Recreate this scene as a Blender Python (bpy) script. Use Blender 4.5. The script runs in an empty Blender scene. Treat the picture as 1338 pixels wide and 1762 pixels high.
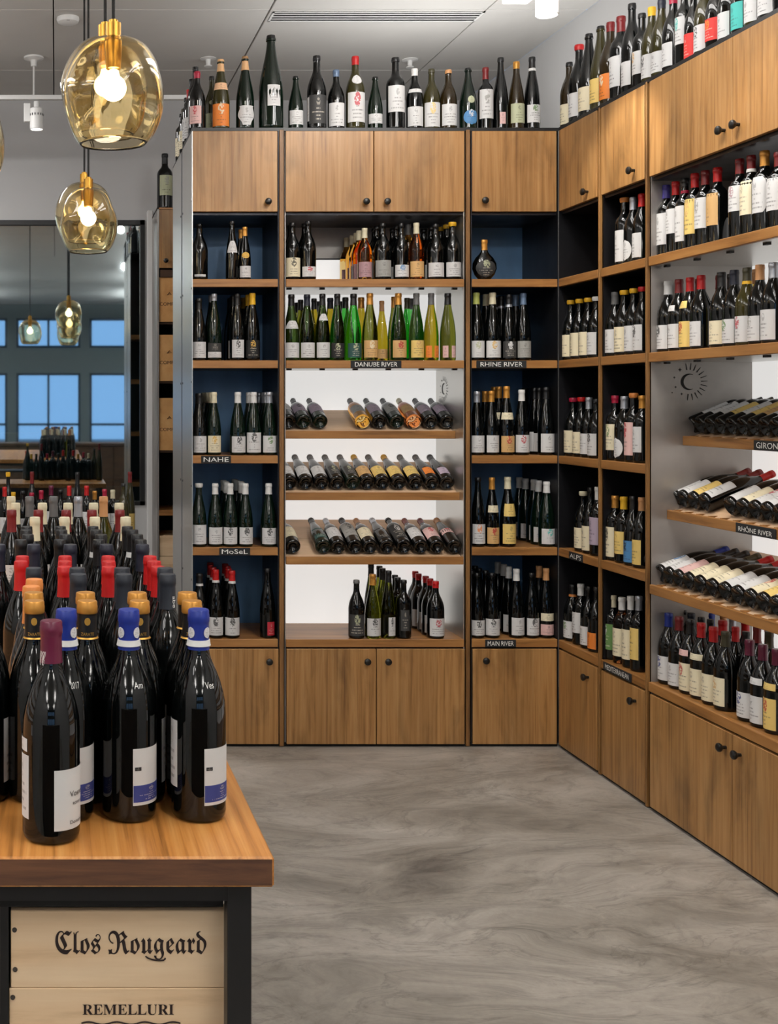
import bpy, bmesh, math, random
from mathutils import Vector, Matrix, Euler
R = math.radians
SC = bpy.context.scene
COL = SC.collection
random.seed(7)

# ------------------------------------------------------------------ camera
F, PX, PY, EYE = 2050.0, 95.0, 693.0, 1.65        # focal length and principal point (px of 1338x1762), eye height
W_, H_ = 1338.0, 1762.0
cam_d = bpy.data.cameras.new('camera')
cam_d.sensor_fit = 'HORIZONTAL'
cam_d.sensor_width = 36.0
cam_d.lens = F / W_ * 36.0
cam_d.shift_x = (W_ / 2 - PX) / W_
cam_d.shift_y = (PY - H_ / 2) / W_
cam_d.clip_start = 0.05
cam = bpy.data.objects.new('camera', cam_d)
COL.objects.link(cam)
cam.location = (0, 0, EYE)
cam.rotation_euler = (R(90), 0, 0)
SC.camera = cam

# ------------------------------------------------------------------ world, lamps, exposure
SC.view_settings.view_transform = 'Standard'
SC.view_settings.look = 'None'
SC.view_settings.gamma = 1.0
SC.view_settings.use_curve_mapping = False
SC.view_settings.exposure = 0.0
SC.cycles.caustics_reflective = False
SC.cycles.caustics_refractive = False
SC.cycles.max_bounces = 10
SC.cycles.transmission_bounces = 8
SC.cycles.transparent_max_bounces = 16
SC.cycles.sample_clamp_indirect = 4.0
w = bpy.data.worlds.new('sky')
SC.world = w
w.use_nodes = True
bg = w.node_tree.nodes['Background']
bg.inputs['Color'].default_value = (0.30, 0.56, 0.95, 1)
bg.inputs['Strength'].default_value = 1.25


def area(name, loc, rot, sx, sy, power, color=(1, 1, 1)):
    l = bpy.data.lights.new(name, 'AREA')
    l.shape = 'RECTANGLE'
    l.size, l.size_y = sx, sy
    l.energy = power
    l.color = color
    o = bpy.data.objects.new(name, l)
    COL.objects.link(o)
    o.location = loc
    o.rotation_euler = rot
    return o


def spot(name, loc, target, power, size=60, blend=0.6, color=(1, 0.93, 0.82), rad=0.04):
    l = bpy.data.lights.new(name, 'SPOT')
    l.energy = power
    l.spot_size = R(size)
    l.spot_blend = blend
    l.color = color
    l.shadow_soft_size = rad
    o = bpy.data.objects.new(name, l)
    COL.objects.link(o)
    o.location = loc
    d = Vector(target) - Vector(loc)
    o.rotation_euler = d.to_track_quat('-Z', 'Y').to_euler()
    return o


WARM = (1.0, 0.92, 0.80)
# added rows of unseen area lights, brightening the shop floor and ceiling
for sx_ in (-2.3, -1.55, 1.45, 1.9):
    for yy in (-.4, 1.7, 4.1):
        area('fill_strip_down', (sx_, yy, 3.50), (0, 0, 0), 0.26, 1.5, 14.0, (1, 0.975, 0.95))
        area('fill_strip_up', (sx_, yy, 3.53), (R(180 if yy < 4 else 152), 0, 0), 0.09, 1.9, 16 if yy < 4 else 20, (1, 0.98, 0.96))
# more added lights over the front half, brightening the ceiling for reflections
for yy in (-3.2, -6.4):
    for sx_ in (-2.0, 1.9):
        area('fill_strip_down', (sx_, yy, 3.50), (0, 0, 0), 0.26, 1.5, 14, (1, 0.975, 0.95))
        area('fill_strip_up', (sx_, yy, 3.53), (R(180), 0, 0), 0.26, 1.5, 100, (1, 0.98, 0.96))
# unseen light added over the far aisle to brighten its wall and boxes
area('fill_strip_down', (-1.15, 7.0, 3.6), (0, 0, 0), 1.2, 0.10, 32, (1, 0.98, 0.97))
# added uplights on top of the shelving, brightening the ceiling from behind the bottles
area('fill_shelf_top', (1.45, 6.42, 3.0), (R(180), 0, 0), 0.9, 0.08, 3.2, (1, 0.98, 0.96))
area('fill_shelf_top', (2.12, 6.5, 3.0), (R(180), 0, 0), 0.5, 0.08, 7, (1, 0.98, 0.96))
area('fill_shelf_top', (2.80, 5.3, 3.0), (R(180), 0, 0), 0.08, 1.8, 7, (1, 0.98, 0.96))
area('fill_strip_up', (-1.7, 6.5, 3.2), (R(180), 0, 0), 1.2, 0.10, 12, (1, 0.98, 0.96))  # added out of view on the left to lift the far ceiling

# ------------------------------------------------------------------ helpers


def wx(x, Y):
    return (x - PX) * Y / F


def wz(y, Y):
    return EYE - (y - PY) * Y / F


class MB:
    def __init__(s):
        s.v, s.f = [], []

    def add(s, v, f):
        n = len(s.v)
        s.v += [tuple(p) for p in v]
        s.f += [tuple(i + n for i in q) for q in f]

    def box(s, x0, x1, y0, y1, z0, z1, c=0.0):
        if c <= 0:
            v = [(x, y, z) for z in (z0, z1) for y in (y0, y1) for x in (x0, x1)]
            s.add(v, [(0, 2, 3, 1), (4, 5, 7, 6), (0, 1, 5, 4), (2, 6, 7, 3), (0, 4, 6, 2), (1, 3, 7, 5)])
            return s
        bm = bmesh.new()
        bmesh.ops.create_cube(bm, size=1)
        for p in bm.verts:
            p.co = ((x0 + x1) / 2 + p.co.x * (x1 - x0), (y0 + y1) / 2 + p.co.y * (y1 - y0), (z0 + z1) / 2 + p.co.z * (z1 - z0))
        bmesh.ops.bevel(bm, geom=bm.edges[:], offset=c, segments=1, affect='EDGES', profile=0.5)
        bm.verts.index_update()
        s.add([p.co[:] for p in bm.verts], [[q.index for q in fc.verts] for fc in bm.faces])
        bm.free()
        return s

    def lathe(s, prof, n=20, c=(0, 0, 0), ax='z'):
        v, f, rings = [], [], []
        for r, z in prof:
            if r < 1e-6:
                rings.append([len(v)])
                v.append((0, 0, z))
            else:
                rings.append(list(range(len(v), len(v) + n)))
                v += [(r * math.cos(2 * math.pi * i / n), r * math.sin(2 * math.pi * i / n), z) for i in range(n)]
        for a, b in zip(rings, rings[1:]):
            for i in range(n):
                j = (i + 1) % n
                if len(a) == 1 and len(b) == 1:
                    continue
                if len(a) == 1:
                    f.append((a[0], b[j], b[i]))
                elif len(b) == 1:
                    f.append((a[i], a[j], b[0]))
                else:
                    f.append((a[i], a[j], b[j], b[i]))
        if ax == 'y':      # axis pointing to -y
            v = [(x, -z, y) for x, y, z in v]
        if ax == 'x':
            v = [(z, x, y) for x, y, z in v]
        s.add([(x + c[0], y + c[1], z + c[2]) for x, y, z in v], f)
        return s

    def tube(s, pts, r, n=8):
        pts = [Vector(p) for p in pts]
        v, f = [], []
        for i, p in enumerate(pts):
            d = (pts[min(i + 1, len(pts) - 1)] - pts[max(i - 1, 0)]).normalized()
            a = d.orthogonal().normalized()
            b = d.cross(a)
            v += [p + r * (math.cos(2 * math.pi * k / n) * a + math.sin(2 * math.pi * k / n) * b) for k in range(n)]
        for i in range(len(pts) - 1):
            for k in range(n):
                j = (k + 1) % n
                f.append((i * n + k, i * n + j, (i + 1) * n + j, (i + 1) * n + k))
        f.append(tuple(reversed(range(n))))
        f.append(tuple(range((len(pts) - 1) * n, len(pts) * n)))
        s.add(v, f)
        return s

    def mesh(s, name, smooth=False, ang=40):
        me = bpy.data.meshes.new(name)
        me.from_pydata(s.v, [], s.f)
        me.update()
        if smooth:
            me.polygons.foreach_set('use_smooth', [True] * len(me.polygons))
            me.set_sharp_from_angle(angle=R(ang))
        return me

    def build(s, name, m, parent=None, smooth=False, loc=None, ang=40):
        me = s.mesh(name, smooth, ang)
        me.materials.append(m)
        return link(name, me, parent, loc)


def link(name, me, parent=None, loc=None, rot=None):
    o = bpy.data.objects.new(name, me)
    COL.objects.link(o)
    if parent:
        o.parent = parent
    if loc:
        o.location = loc
    if rot:
        o.rotation_euler = rot
    return o


def tag(o, label, cat, group=None):
    o['label'] = label
    o['category'] = cat
    if group:
        o['group'] = group
    return o


def struct(o):
    o['kind'] = 'structure'
    return o


def empty(name, loc=(0, 0, 0), rz=0):
    o = bpy.data.objects.new(name, None)
    COL.objects.link(o)
    o.empty_display_size = 0.05
    o.location = loc
    o.rotation_euler = (0, 0, rz)
    return o


# ------------------------------------------------------------------ materials


def srgb(r, g, b):
    def c(u):
        u /= 255.0
        return u / 12.92 if u <= 0.04045 else ((u + 0.055) / 1.055) ** 2.4
    return (c(r), c(g), c(b), 1)


class NT:
    def __init__(s, name):
        s.m = bpy.data.materials.new(name)
        s.m.use_nodes = True
        s.t = s.m.node_tree
        s.b = s.t.nodes['Principled BSDF']
        s.out = s.t.nodes['Material Output']

    def n(s, typ, **kw):
        q = s.t.nodes.new(typ)
        for k, v in kw.items():
            if k.startswith('i_'):
                key = k[2:]
                key = int(key) if key.isdigit() else key.replace('_', ' ')
                q.inputs[key].default_value = v
            else:
                setattr(q, k, v)
        return q

    def l(s, a, b):
        s.t.links.new(a, b)

    def math(s, op, a, b=None, clamp=False):
        q = s.n('ShaderNodeMath', operation=op, use_clamp=clamp)
        for i, u in enumerate((a, b)):
            if u is None:
                continue
            if isinstance(u, (int, float)):
                q.inputs[i].default_value = u
            else:
                s.l(u, q.inputs[i])
        return q.outputs[0]

    def mix(s, fac, a, b, blend='MIX'):
        q = s.n('ShaderNodeMix', data_type='RGBA', blend_type=blend)
        for i, u in ((0, fac), (6, a), (7, b)):
            if isinstance(u, (int, float, tuple)):
                q.inputs[i].default_value = u
            else:
                s.l(u, q.inputs[i])
        return q.outputs[2]

    def ramp(s, fac, stops):
        q = s.n('ShaderNodeValToRGB')
        e = q.color_ramp.elements
        while len(e) < len(stops):
            e.new(0.5)
        for k, (p, c) in zip(e, stops):
            k.position = p
            k.color = c if isinstance(c, tuple) else (c, c, c, 1)
        s.l(fac, q.inputs[0])
        return q.outputs[0]


def plain(name, color, rough=0.5, metal=0.0, spec=0.5, coat=0.0):
    k = NT(name)
    k.b.inputs['Base Color'].default_value = color
    k.b.inputs['Roughness'].default_value = rough
    k.b.inputs['Metallic'].default_value = metal
    k.b.inputs['Specular IOR Level'].default_value = spec
    k.b.inputs['Coat Weight'].default_value = coat
    return k.m


def objcoord(k, scale, rand=True):
    tc = k.n('ShaderNodeTexCoord')
    v = tc.outputs['Object']
    if rand:
        oi = k.n('ShaderNodeObjectInfo')
        sc = k.n('ShaderNodeVectorMath', operation='SCALE')
        cmb = k.n('ShaderNodeCombineXYZ')
        k.l(oi.outputs['Random'], cmb.inputs[0])
        k.l(oi.outputs['Random'], cmb.inputs[2])
        k.l(cmb.outputs[0], sc.inputs[0])
        sc.inputs['Scale'].default_value = 37.0
        ad = k.n('ShaderNodeVectorMath', operation='ADD')
        k.l(v, ad.inputs[0])
        k.l(sc.outputs[0], ad.inputs[1])
        v = ad.outputs[0]
    mp = k.n('ShaderNodeMapping')
    mp.inputs['Scale'].default_value = scale
    k.l(v, mp.inputs['Vector'])
    return v, mp.outputs[0]


def wood(name, dark, mid, light, grain, rough=0.42, plank=None, blotch=0.55, bump=0.05):
    """grain: mapping scale, small along the fibre"""
    k = NT(name)
    raw, g = objcoord(k, grain)
    n1 = k.n('ShaderNodeTexNoise', i_Scale=1.0, i_Detail=7.0, i_Roughness=0.62, i_Distortion=0.35)
    k.l(g, n1.inputs['Vector'])
    n2 = k.n('ShaderNodeTexNoise', i_Scale=5.5, i_Detail=4.0, i_Roughness=0.6, i_Distortion=0.6)
    mp = k.n('ShaderNodeMapping')
    gm = max(grain)
    mp.inputs['Scale'].default_value = tuple(0.35 + 0.75 * u / gm for u in grain)
    k.l(raw, mp.inputs['Vector'])
    k.l(mp.outputs[0], n2.inputs['Vector'])
    c = k.ramp(n1.outputs['Fac'], [(0.28, dark), (0.47, mid), (0.72, light)])
    bl = k.ramp(n2.outputs['Fac'], [(0.30, 0.45), (0.5, 0.93), (0.7, 1.0)])
    c = k.mix(blotch, c, bl, 'MULTIPLY')
    if plank:
        axis, width = plank
        sx = k.n('ShaderNodeSeparateXYZ')
        tc = k.n('ShaderNodeTexCoord')
        k.l(tc.outputs['Object'], sx.inputs[0])
        idx = k.math('FLOOR', k.math('DIVIDE', sx.outputs[axis], width))
        wn = k.n('ShaderNodeTexWhiteNoise', noise_dimensions='1D')
        k.l(idx, wn.inputs['W'])
        c = k.mix(0.4, c, k.ramp(wn.outputs['Value'], [(0.0, 0.62), (1.0, 1.0)]), 'MULTIPLY')
    k.l(c, k.b.inputs['Base Color'])
    k.b.inputs['Roughness'].default_value = rough
    bp = k.n('ShaderNodeBump', i_Strength=bump, i_Distance=0.002)
    k.l(n1.outputs['Fac'], bp.inputs['Height'])
    k.l(bp.outputs[0], k.b.inputs['Normal'])
    return k.m


M = {}
HON = (srgb(122, 84, 44), srgb(170, 124, 72), srgb(190, 148, 96))
M['door'] = wood('honey_maple_door', *HON, (50, 50, 1.7), rough=0.4, plank=(0, 0.145), blotch=.75)
M['strip_x'] = wood('honey_maple_shelf', srgb(100, 66, 30), srgb(154, 106, 56), srgb(174, 126, 72), (2, 26, 26), rough=0.4, blotch=0.3)
M['strip_z'] = wood('honey_maple_post_shaded', srgb(80, 54, 26), srgb(126, 88, 46), srgb(148, 108, 60), (26, 26, 2), rough=0.45, blotch=0.3)  # darker than the doors: shade on the posts is put into the colour
M['rackwood'] = wood('rack_wood', srgb(178, 146, 114), srgb(210, 176, 142), srgb(222, 190, 158), (2, 14, 14), rough=0.5, blotch=0.2)
M['tabletop'] = wood('oak_table_top', srgb(112, 70, 30), srgb(184, 122, 58), srgb(210, 154, 88), (70, 1.3, 70), rough=0.36, plank=(0, 0.085), blotch=0.25, bump=0.12)
M['endgrain_shaded'] = wood('oak_end_grain_shaded', srgb(52, 30, 18), srgb(86, 54, 34), srgb(112, 74, 48), (5, 5, 60), rough=0.6, blotch=0.4)  # dark end grain, darkened further by the front edge's shade in the colour
M['crate'] = wood('pine_crate', srgb(198, 162, 120), srgb(232, 200, 160), srgb(242, 216, 180), (1.6, 20, 20), rough=0.6, blotch=0.15)
M['crate_grey'] = wood('weathered_crate_end', srgb(130, 118, 104), srgb(168, 156, 142), srgb(190, 180, 168), (3, 20, 20), rough=0.7, blotch=0.2)
M['crate_tan'] = wood('tan_wine_box', srgb(176, 122, 66), srgb(204, 152, 92), srgb(216, 170, 112), (6, 6, 6), rough=0.6, blotch=0.15)
M['dark_wood'] = wood('dark_brown_wood', srgb(40, 24, 12), srgb(66, 42, 22), srgb(84, 56, 30), (3, 20, 20), rough=0.6)
M['black'] = plain('black_painted_steel', srgb(18, 18, 19), 0.42)
M['knob'] = plain('black_knob', srgb(14, 13, 12), 0.35)
M['black_gap'] = plain('black_backing', srgb(12, 11, 10), 0.8)
M['white_metal'] = plain('white_enamel', srgb(228, 228, 226), 0.45)
M['grey_dark'] = plain('dark_grey_paint', srgb(62, 62, 62), 0.6)
M['brass'] = plain('brushed_brass', srgb(196, 148, 66), 0.32, 1.0)
M['cord'] = plain('black_cord', srgb(16, 16, 16), 0.7)
M['ink'] = plain('dark_brown_ink', srgb(34, 18, 14), 0.8)
M['ink_black'] = plain('black_print', srgb(22, 21, 22), 0.7)
M['chalk'] = plain('white_chalk_paint', srgb(232, 232, 228), 0.8)
M['gold_print'] = plain('gold_foil', srgb(206, 158, 70), 0.4, 0.6)
M['nail'] = plain('grey_nail', srgb(58, 52, 47), 0.6, 0.0)
M['signboard'] = plain('chalkboard_tag', srgb(24, 26, 28), 0.75)


def steel_mat(name, base, rough, metal=1.0, scale=(3, 3, 1.2)):
    k = NT(name)
    raw, g = objcoord(k, scale)
    n1 = k.n('ShaderNodeTexNoise', i_Scale=1.6, i_Detail=5.0, i_Roughness=0.55)
    k.l(g, n1.inputs['Vector'])
    k.l(k.ramp(n1.outputs['Fac'], [(0.3, tuple(u * 0.6 for u in base[:3]) + (1,)), (0.7, base)]), k.b.inputs['Base Color'])
    k.b.inputs['Metallic'].default_value = metal
    k.l(k.ramp(n1.outputs['Fac'], [(0.3, rough + 0.08), (0.7, rough - 0.06)]), k.b.inputs['Roughness'])
    return k.m


M['steel'] = steel_mat('blackened_steel', srgb(176, 171, 166), 0.36, .55, (1.2, 1.2, 1.2))
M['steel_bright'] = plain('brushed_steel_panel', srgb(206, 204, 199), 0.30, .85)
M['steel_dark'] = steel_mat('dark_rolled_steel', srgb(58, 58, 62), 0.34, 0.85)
M['steel_blue'] = steel_mat('steel_back_blue_sheen', srgb(104, 150, 196), 0.40, 0.1)  # steel back; bluish window reflections are put into its colour


def emis(name, color, strength):
    k = NT(name)
    k.b.inputs['Base Color'].default_value = (0.8, 0.8, 0.8, 1)
    k.b.inputs['Emission Color'].default_value = color
    k.b.inputs['Emission Strength'].default_value = strength
    return k.m


M['lightpanel'] = emis('backlit_acrylic', (1.0, 0.985, 0.96, 1), 0.66)
M['bulb'] = emis('warm_bulb', (1.0, 0.90, 0.70, 1), 22.0)
M['lamp_face'] = emis('lamp_lens', (1.0, 0.95, 0.88, 1), 6.0)


# walls, ceiling, floor
def plaster(name, col, rough=0.8):
    k = NT(name)
    raw, g = objcoord(k, (1, 1, 1), False)
    n = k.n('ShaderNodeTexNoise', i_Scale=3.0, i_Detail=5.0)
    k.l(g, n.inputs['Vector'])
    k.l(k.ramp(n.outputs['Fac'], [(0.2, tuple(u * 0.93 for u in col[:3]) + (1,)), (0.8, col)]), k.b.inputs['Base Color'])
    k.b.inputs['Roughness'].default_value = rough
    return k.m


M['wall'] = plaster('grey_white_wall', srgb(196, 196, 196))
M['wall_dark'] = plaster('charcoal_wall', srgb(112, 122, 124))
M['tile'] = plaster('ceiling_tile_white', srgb(204, 202, 198))
M['joint'] = plain('ceiling_grid_joint', srgb(96, 95, 94), 0.8)  # dark grey of the joints between the tiles

k = NT('polished_screed_floor')
raw, g = objcoord(k, (1, 1, 1), False)
mp = k.n('ShaderNodeMapping')
mp.inputs['Rotation'].default_value = (0, 0, R(-14))
mp.inputs['Scale'].default_value = (0.85, 1.5, 1)
k.l(g, mp.inputs['Vector'])
nw = k.n('ShaderNodeTexNoise', i_Scale=0.9, i_Detail=3.0)
k.l(mp.outputs[0], nw.inputs['Vector'])
wa = k.n('ShaderNodeVectorMath', operation='MULTIPLY_ADD')
k.l(nw.outputs['Color'], wa.inputs[0])
wa.inputs[1].default_value = (1.1, 1.1, 0)
k.l(mp.outputs[0], wa.inputs[2])
n1 = k.n('ShaderNodeTexNoise', i_Scale=1.3, i_Detail=9.0, i_Roughness=0.66, i_Distortion=0.5)
k.l(wa.outputs[0], n1.inputs['Vector'])
n2 = k.n('ShaderNodeTexNoise', i_Scale=3.6, i_Detail=12.0, i_Roughness=0.76, i_Distortion=2.2)
k.l(wa.outputs[0], n2.inputs['Vector'])
n3 = k.n('ShaderNodeTexNoise', i_Scale=60.0, i_Detail=3.0)
k.l(g, n3.inputs['Vector'])
c = k.ramp(n1.outputs['Fac'], [(0.30, srgb(104, 99, 93)), (0.44, srgb(150, 144, 135)), (0.58, srgb(174, 168, 159)), (0.72, srgb(194, 189, 180))])
c = k.mix(0.85, c, k.ramp(n2.outputs['Fac'], [(0.30, 0.42), (0.42, 0.80), (0.52, 0.97), (0.75, 1.0)]), 'MULTIPLY')
c = k.mix(0.5, c, k.ramp(n2.outputs['Fac'], [(0.60, 0.0), (0.72, 0.10)]), 'ADD')
n5 = k.n('ShaderNodeTexNoise', i_Scale=1.7, i_Detail=10.0, i_Roughness=0.62, i_Distortion=0.9)
mp5 = k.n('ShaderNodeMapping')
mp5.inputs['Rotation'].default_value = (0, 0, R(12))
mp5.inputs['Scale'].default_value = (0.7, 1.9, 1)
k.l(wa.outputs[0], mp5.inputs['Vector'])
k.l(mp5.outputs[0], n5.inputs['Vector'])
vein = k.math('ABSOLUTE', k.math('SUBTRACT', n5.outputs['Fac'], 0.5))
c = k.mix(0.75, c, k.ramp(vein, [(0.0, 0.62), (0.006, 0.80), (0.02, 1.0)]), 'MULTIPLY')
c = k.mix(0.7, c, k.ramp(n5.outputs['Fac'], [(0.36, 0.66), (0.495, 1.0), (0.505, 0.86), (0.62, 1.0)]), 'MULTIPLY')
c = k.mix(0.18, c, k.ramp(n3.outputs['Fac'], [(0.3, 0.5), (0.7, 1.0)]), 'MULTIPLY')
k.l(c, k.b.inputs['Base Color'])
k.l(k.ramp(n1.outputs['Fac'], [(0.3, 0.34), (0.7, 0.5)]), k.b.inputs['Roughness'])
bp = k.n('ShaderNodeBump', i_Strength=0.12, i_Distance=0.004)
k.l(n2.outputs['Fac'], bp.inputs['Height'])
k.l(bp.outputs[0], k.b.inputs['Normal'])
M['floor'] = k.m

# window glass: coated pane, strongly reflecting
k = NT('coated_window_glass')
tr = k.n('ShaderNodeBsdfTransparent')
tr.inputs[0].default_value = (0.55, 0.72, 0.72, 1)
gl = k.n('ShaderNodeBsdfGlossy')
gl.inputs['Color'].default_value = (0.86, 0.95, 1.0, 1)
gl.inputs['Roughness'].default_value = 0.02
mx = k.n('ShaderNodeMixShader')
mx.inputs[0].default_value = 0.55
k.l(tr.outputs[0], mx.inputs[1])
k.l(gl.outputs[0], mx.inputs[2])
k.l(mx.outputs[0], k.out.inputs[0])
M['window_glass'] = k.m

# amber hand-blown glass
k = NT('amber_blown_glass')
k.b.inputs['Base Color'].default_value = srgb(252, 240, 208)
k.b.inputs['Roughness'].default_value = 0.02
k.b.inputs['IOR'].default_value = 1.45
k.b.inputs['Transmission Weight'].default_value = 1.0
M['amber_glass'] = k.m


def glass(name, col, trans=0.0, rough=0.02, ior=1.38):
    q = NT(name)
    q.b.inputs['Base Color'].default_value = col
    q.b.inputs['Roughness'].default_value = rough
    if trans:
        q.b.inputs['Transmission Weight'].default_value = trans
        q.b.inputs['IOR'].default_value = ior
    else:
        q.b.inputs['Specular IOR Level'].default_value = 0.5
    return q.m


G = {
    'dark': glass('dark_bottle_glass', (0.0015, 0.002, 0.002, 1)),
    'darkgreen': glass('dark_green_bottle_glass', (0.002, 0.008, 0.004, 1)),
    'brown': glass('brown_bottle_glass', (0.020, 0.012, 0.003, 1)),
    'olive': glass('olive_bottle_glass', (0.030, 0.026, 0.006, 1)),
    'green': glass('bright_green_bottle_glass', (0.06, 0.46, 0.06, 1), 1.0),
    'deepgreen': glass('deep_green_bottle_glass', (0.045, 0.09, 0.016, 1), 1.0),
    'yellow': glass('yellow_green_bottle_glass', (0.40, 0.30, 0.015, 1), 1.0),
    'amber': glass('amber_wine_glass', (0.88, 0.42, 0.06, 1), 1.0),
    'rose': glass('orange_wine_glass', (0.86, 0.27, 0.07, 1), 1.0),
    'moss': glass('moss_green_bottle_glass', (0.16, 0.17, 0.02, 1), 1.0),
}

PAPER = {
    'white': (208, 208, 208), 'cream': (224, 214, 184), 'yellow': (222, 192, 112), 'tan': (202, 162, 106), 'pink': (214, 176, 172),
    'grey': (150, 150, 146), 'charcoal': (52, 52, 52), 'black': (24, 24, 25), 'red': (206, 44, 38), 'teal': (62, 176, 168),
    'orange': (222, 126, 46), 'blue': (70, 126, 176), 'green': (92, 128, 70), 'lilac': (176, 160, 178), 'mauve': (164, 130, 136),
    'sage': (178, 182, 150), 'gold': (206, 164, 72), 'crimson': (176, 30, 48), 'darkteal': (36, 74, 70), 'navy': (46, 56, 120),
    'peach': (226, 180, 140), 'silver': (196, 200, 206), 'offwhite': (206, 206, 204),
}
_paper = {}


def paper(key, accent=None):
    """printed label: lines of small type and a little emblem, in the label's own colours"""
    kk = (key, accent)
    if kk in _paper:
        return _paper[kk]
    q = NT('label_%s%s' % (key, '_' + accent if accent else ''))
    base = srgb(*PAPER[key])
    light_ink = sum(PAPER[key]) < 300
    ink = srgb(206, 200, 184) if light_ink else srgb(58, 54, 56)
    uv = q.n('ShaderNodeUVMap')
    sp = q.n('ShaderNodeSeparateXYZ')
    q.l(uv.outputs[0], sp.inputs[0])
    u, v = sp.outputs[0], sp.outputs[1]
    oi = q.n('ShaderNodeObjectInfo')
    rnd = q.math('MULTIPLY', oi.outputs['Random'], 91.0)
    rows = 8.0
    vr = q.math('MULTIPLY', v, rows)
    band = q.math('LESS_THAN', q.math('FRACT', vr), 0.36)
    cmb = q.n('ShaderNodeCombineXYZ')
    q.l(q.math('ADD', q.math('MULTIPLY', u, 42.0), rnd), cmb.inputs[0])
    q.l(q.math('ADD', q.math('MULTIPLY', q.math('FLOOR', vr), 7.31), rnd), cmb.inputs[1])
    nz = q.n('ShaderNodeTexNoise', i_Scale=1.0, i_Detail=1.0)
    q.l(cmb.outputs[0], nz.inputs['Vector'])
    txt = q.math('GREATER_THAN', nz.outputs['Fac'], 0.47)
    cm2 = q.n('ShaderNodeCombineXYZ')
    q.l(q.math('ADD', q.math('FLOOR', vr), rnd), cm2.inputs[0])
    wn = q.n('ShaderNodeTexWhiteNoise', noise_dimensions='1D')
    q.l(q.math('ADD', q.math('FLOOR', vr), rnd), wn.inputs['W'])
    halfw = q.math('ADD', q.math('MULTIPLY', wn.outputs['Value'], 0.34), 0.02)
    ins = q.math('LESS_THAN', q.math('ABSOLUTE', q.math('SUBTRACT', u, 0.5)), halfw)
    vin = q.math('MULTIPLY', q.math('GREATER_THAN', v, 0.12), q.math('LESS_THAN', v, 0.62))
    m1 = q.math('MULTIPLY', q.math('MULTIPLY', band, txt), q.math('MULTIPLY', ins, vin))
    # emblem
    du = q.math('MULTIPLY', q.math('SUBTRACT', u, 0.5), 1.5)
    dv = q.math('SUBTRACT', v, 0.76)
    dist = q.math('SQRT', q.math('ADD', q.math('MULTIPLY', du, du), q.math('MULTIPLY', dv, dv)))
    ne = q.n('ShaderNodeTexNoise', i_Scale=11.0, i_Detail=2.0, noise_dimensions='4D')
    q.l(uv.outputs[0], ne.inputs['Vector'])
    q.l(rnd, ne.inputs['W'])
    big = 0.24 if accent else 0.13
    em = q.math('MULTIPLY', q.math('LESS_THAN', dist, big), q.math('GREATER_THAN', ne.outputs['Fac'], 0.47))
    c = q.mix(q.math('MULTIPLY', m1, 0.6), base, ink)
    c = q.mix(q.math('MULTIPLY', em, 0.85 if accent else 0.38), c, srgb(*PAPER[accent]) if accent else ink)
    if key == 'offwhite':
        q.b.inputs['Base Color'].default_value = base
    else:
        q.l(c, q.b.inputs['Base Color'])
    q.b.inputs['Roughness'].default_value = 0.6
    _paper[kk] = q.m
    return q.m


CAPC = {
    'black': ((16, 16, 18), .35, 0), 'red': ((178, 18, 20), .4, 0), 'darkred': ((112, 22, 24), .35, 0), 'crimson': ((160, 20, 54), .4, 0),
    'white': ((220, 220, 218), .45, 0), 'cream': ((216, 208, 178), .5, 0), 'gold': ((198, 140, 62), .35, .5), 'yellow': ((222, 172, 32), .5, 0),
    'silver': ((170, 174, 182), .3, .6), 'blue': ((18, 42, 130), .38, 0), 'navy': ((22, 26, 42), .45, 0), 'grey': ((96, 96, 96), .45, 0),
    'orange': ((206, 128, 62), .45, 0), 'olive': ((60, 56, 34), .4, 0), 'burgundy': ((92, 22, 50), .3, 0), 'bluegrey': ((92, 112, 138), .4, .2),
    'tan': ((192, 140, 92), .45, 0), 'lime': ((168, 176, 92), .4, 0), 'redbrown': ((140, 58, 44), .4, 0), 'purple': ((60, 52, 130), .4, 0), 'peach': ((214, 168, 120), .45, 0),
    'abe': ((26, 32, 42), .5, 0),
}
_cap = {}


def capmat(c):
    if c not in _cap:
        col, ro, me = CAPC[c]
        _cap[c] = plain('capsule_' + c, srgb(*col), ro, me)
    return _cap[c]


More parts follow.
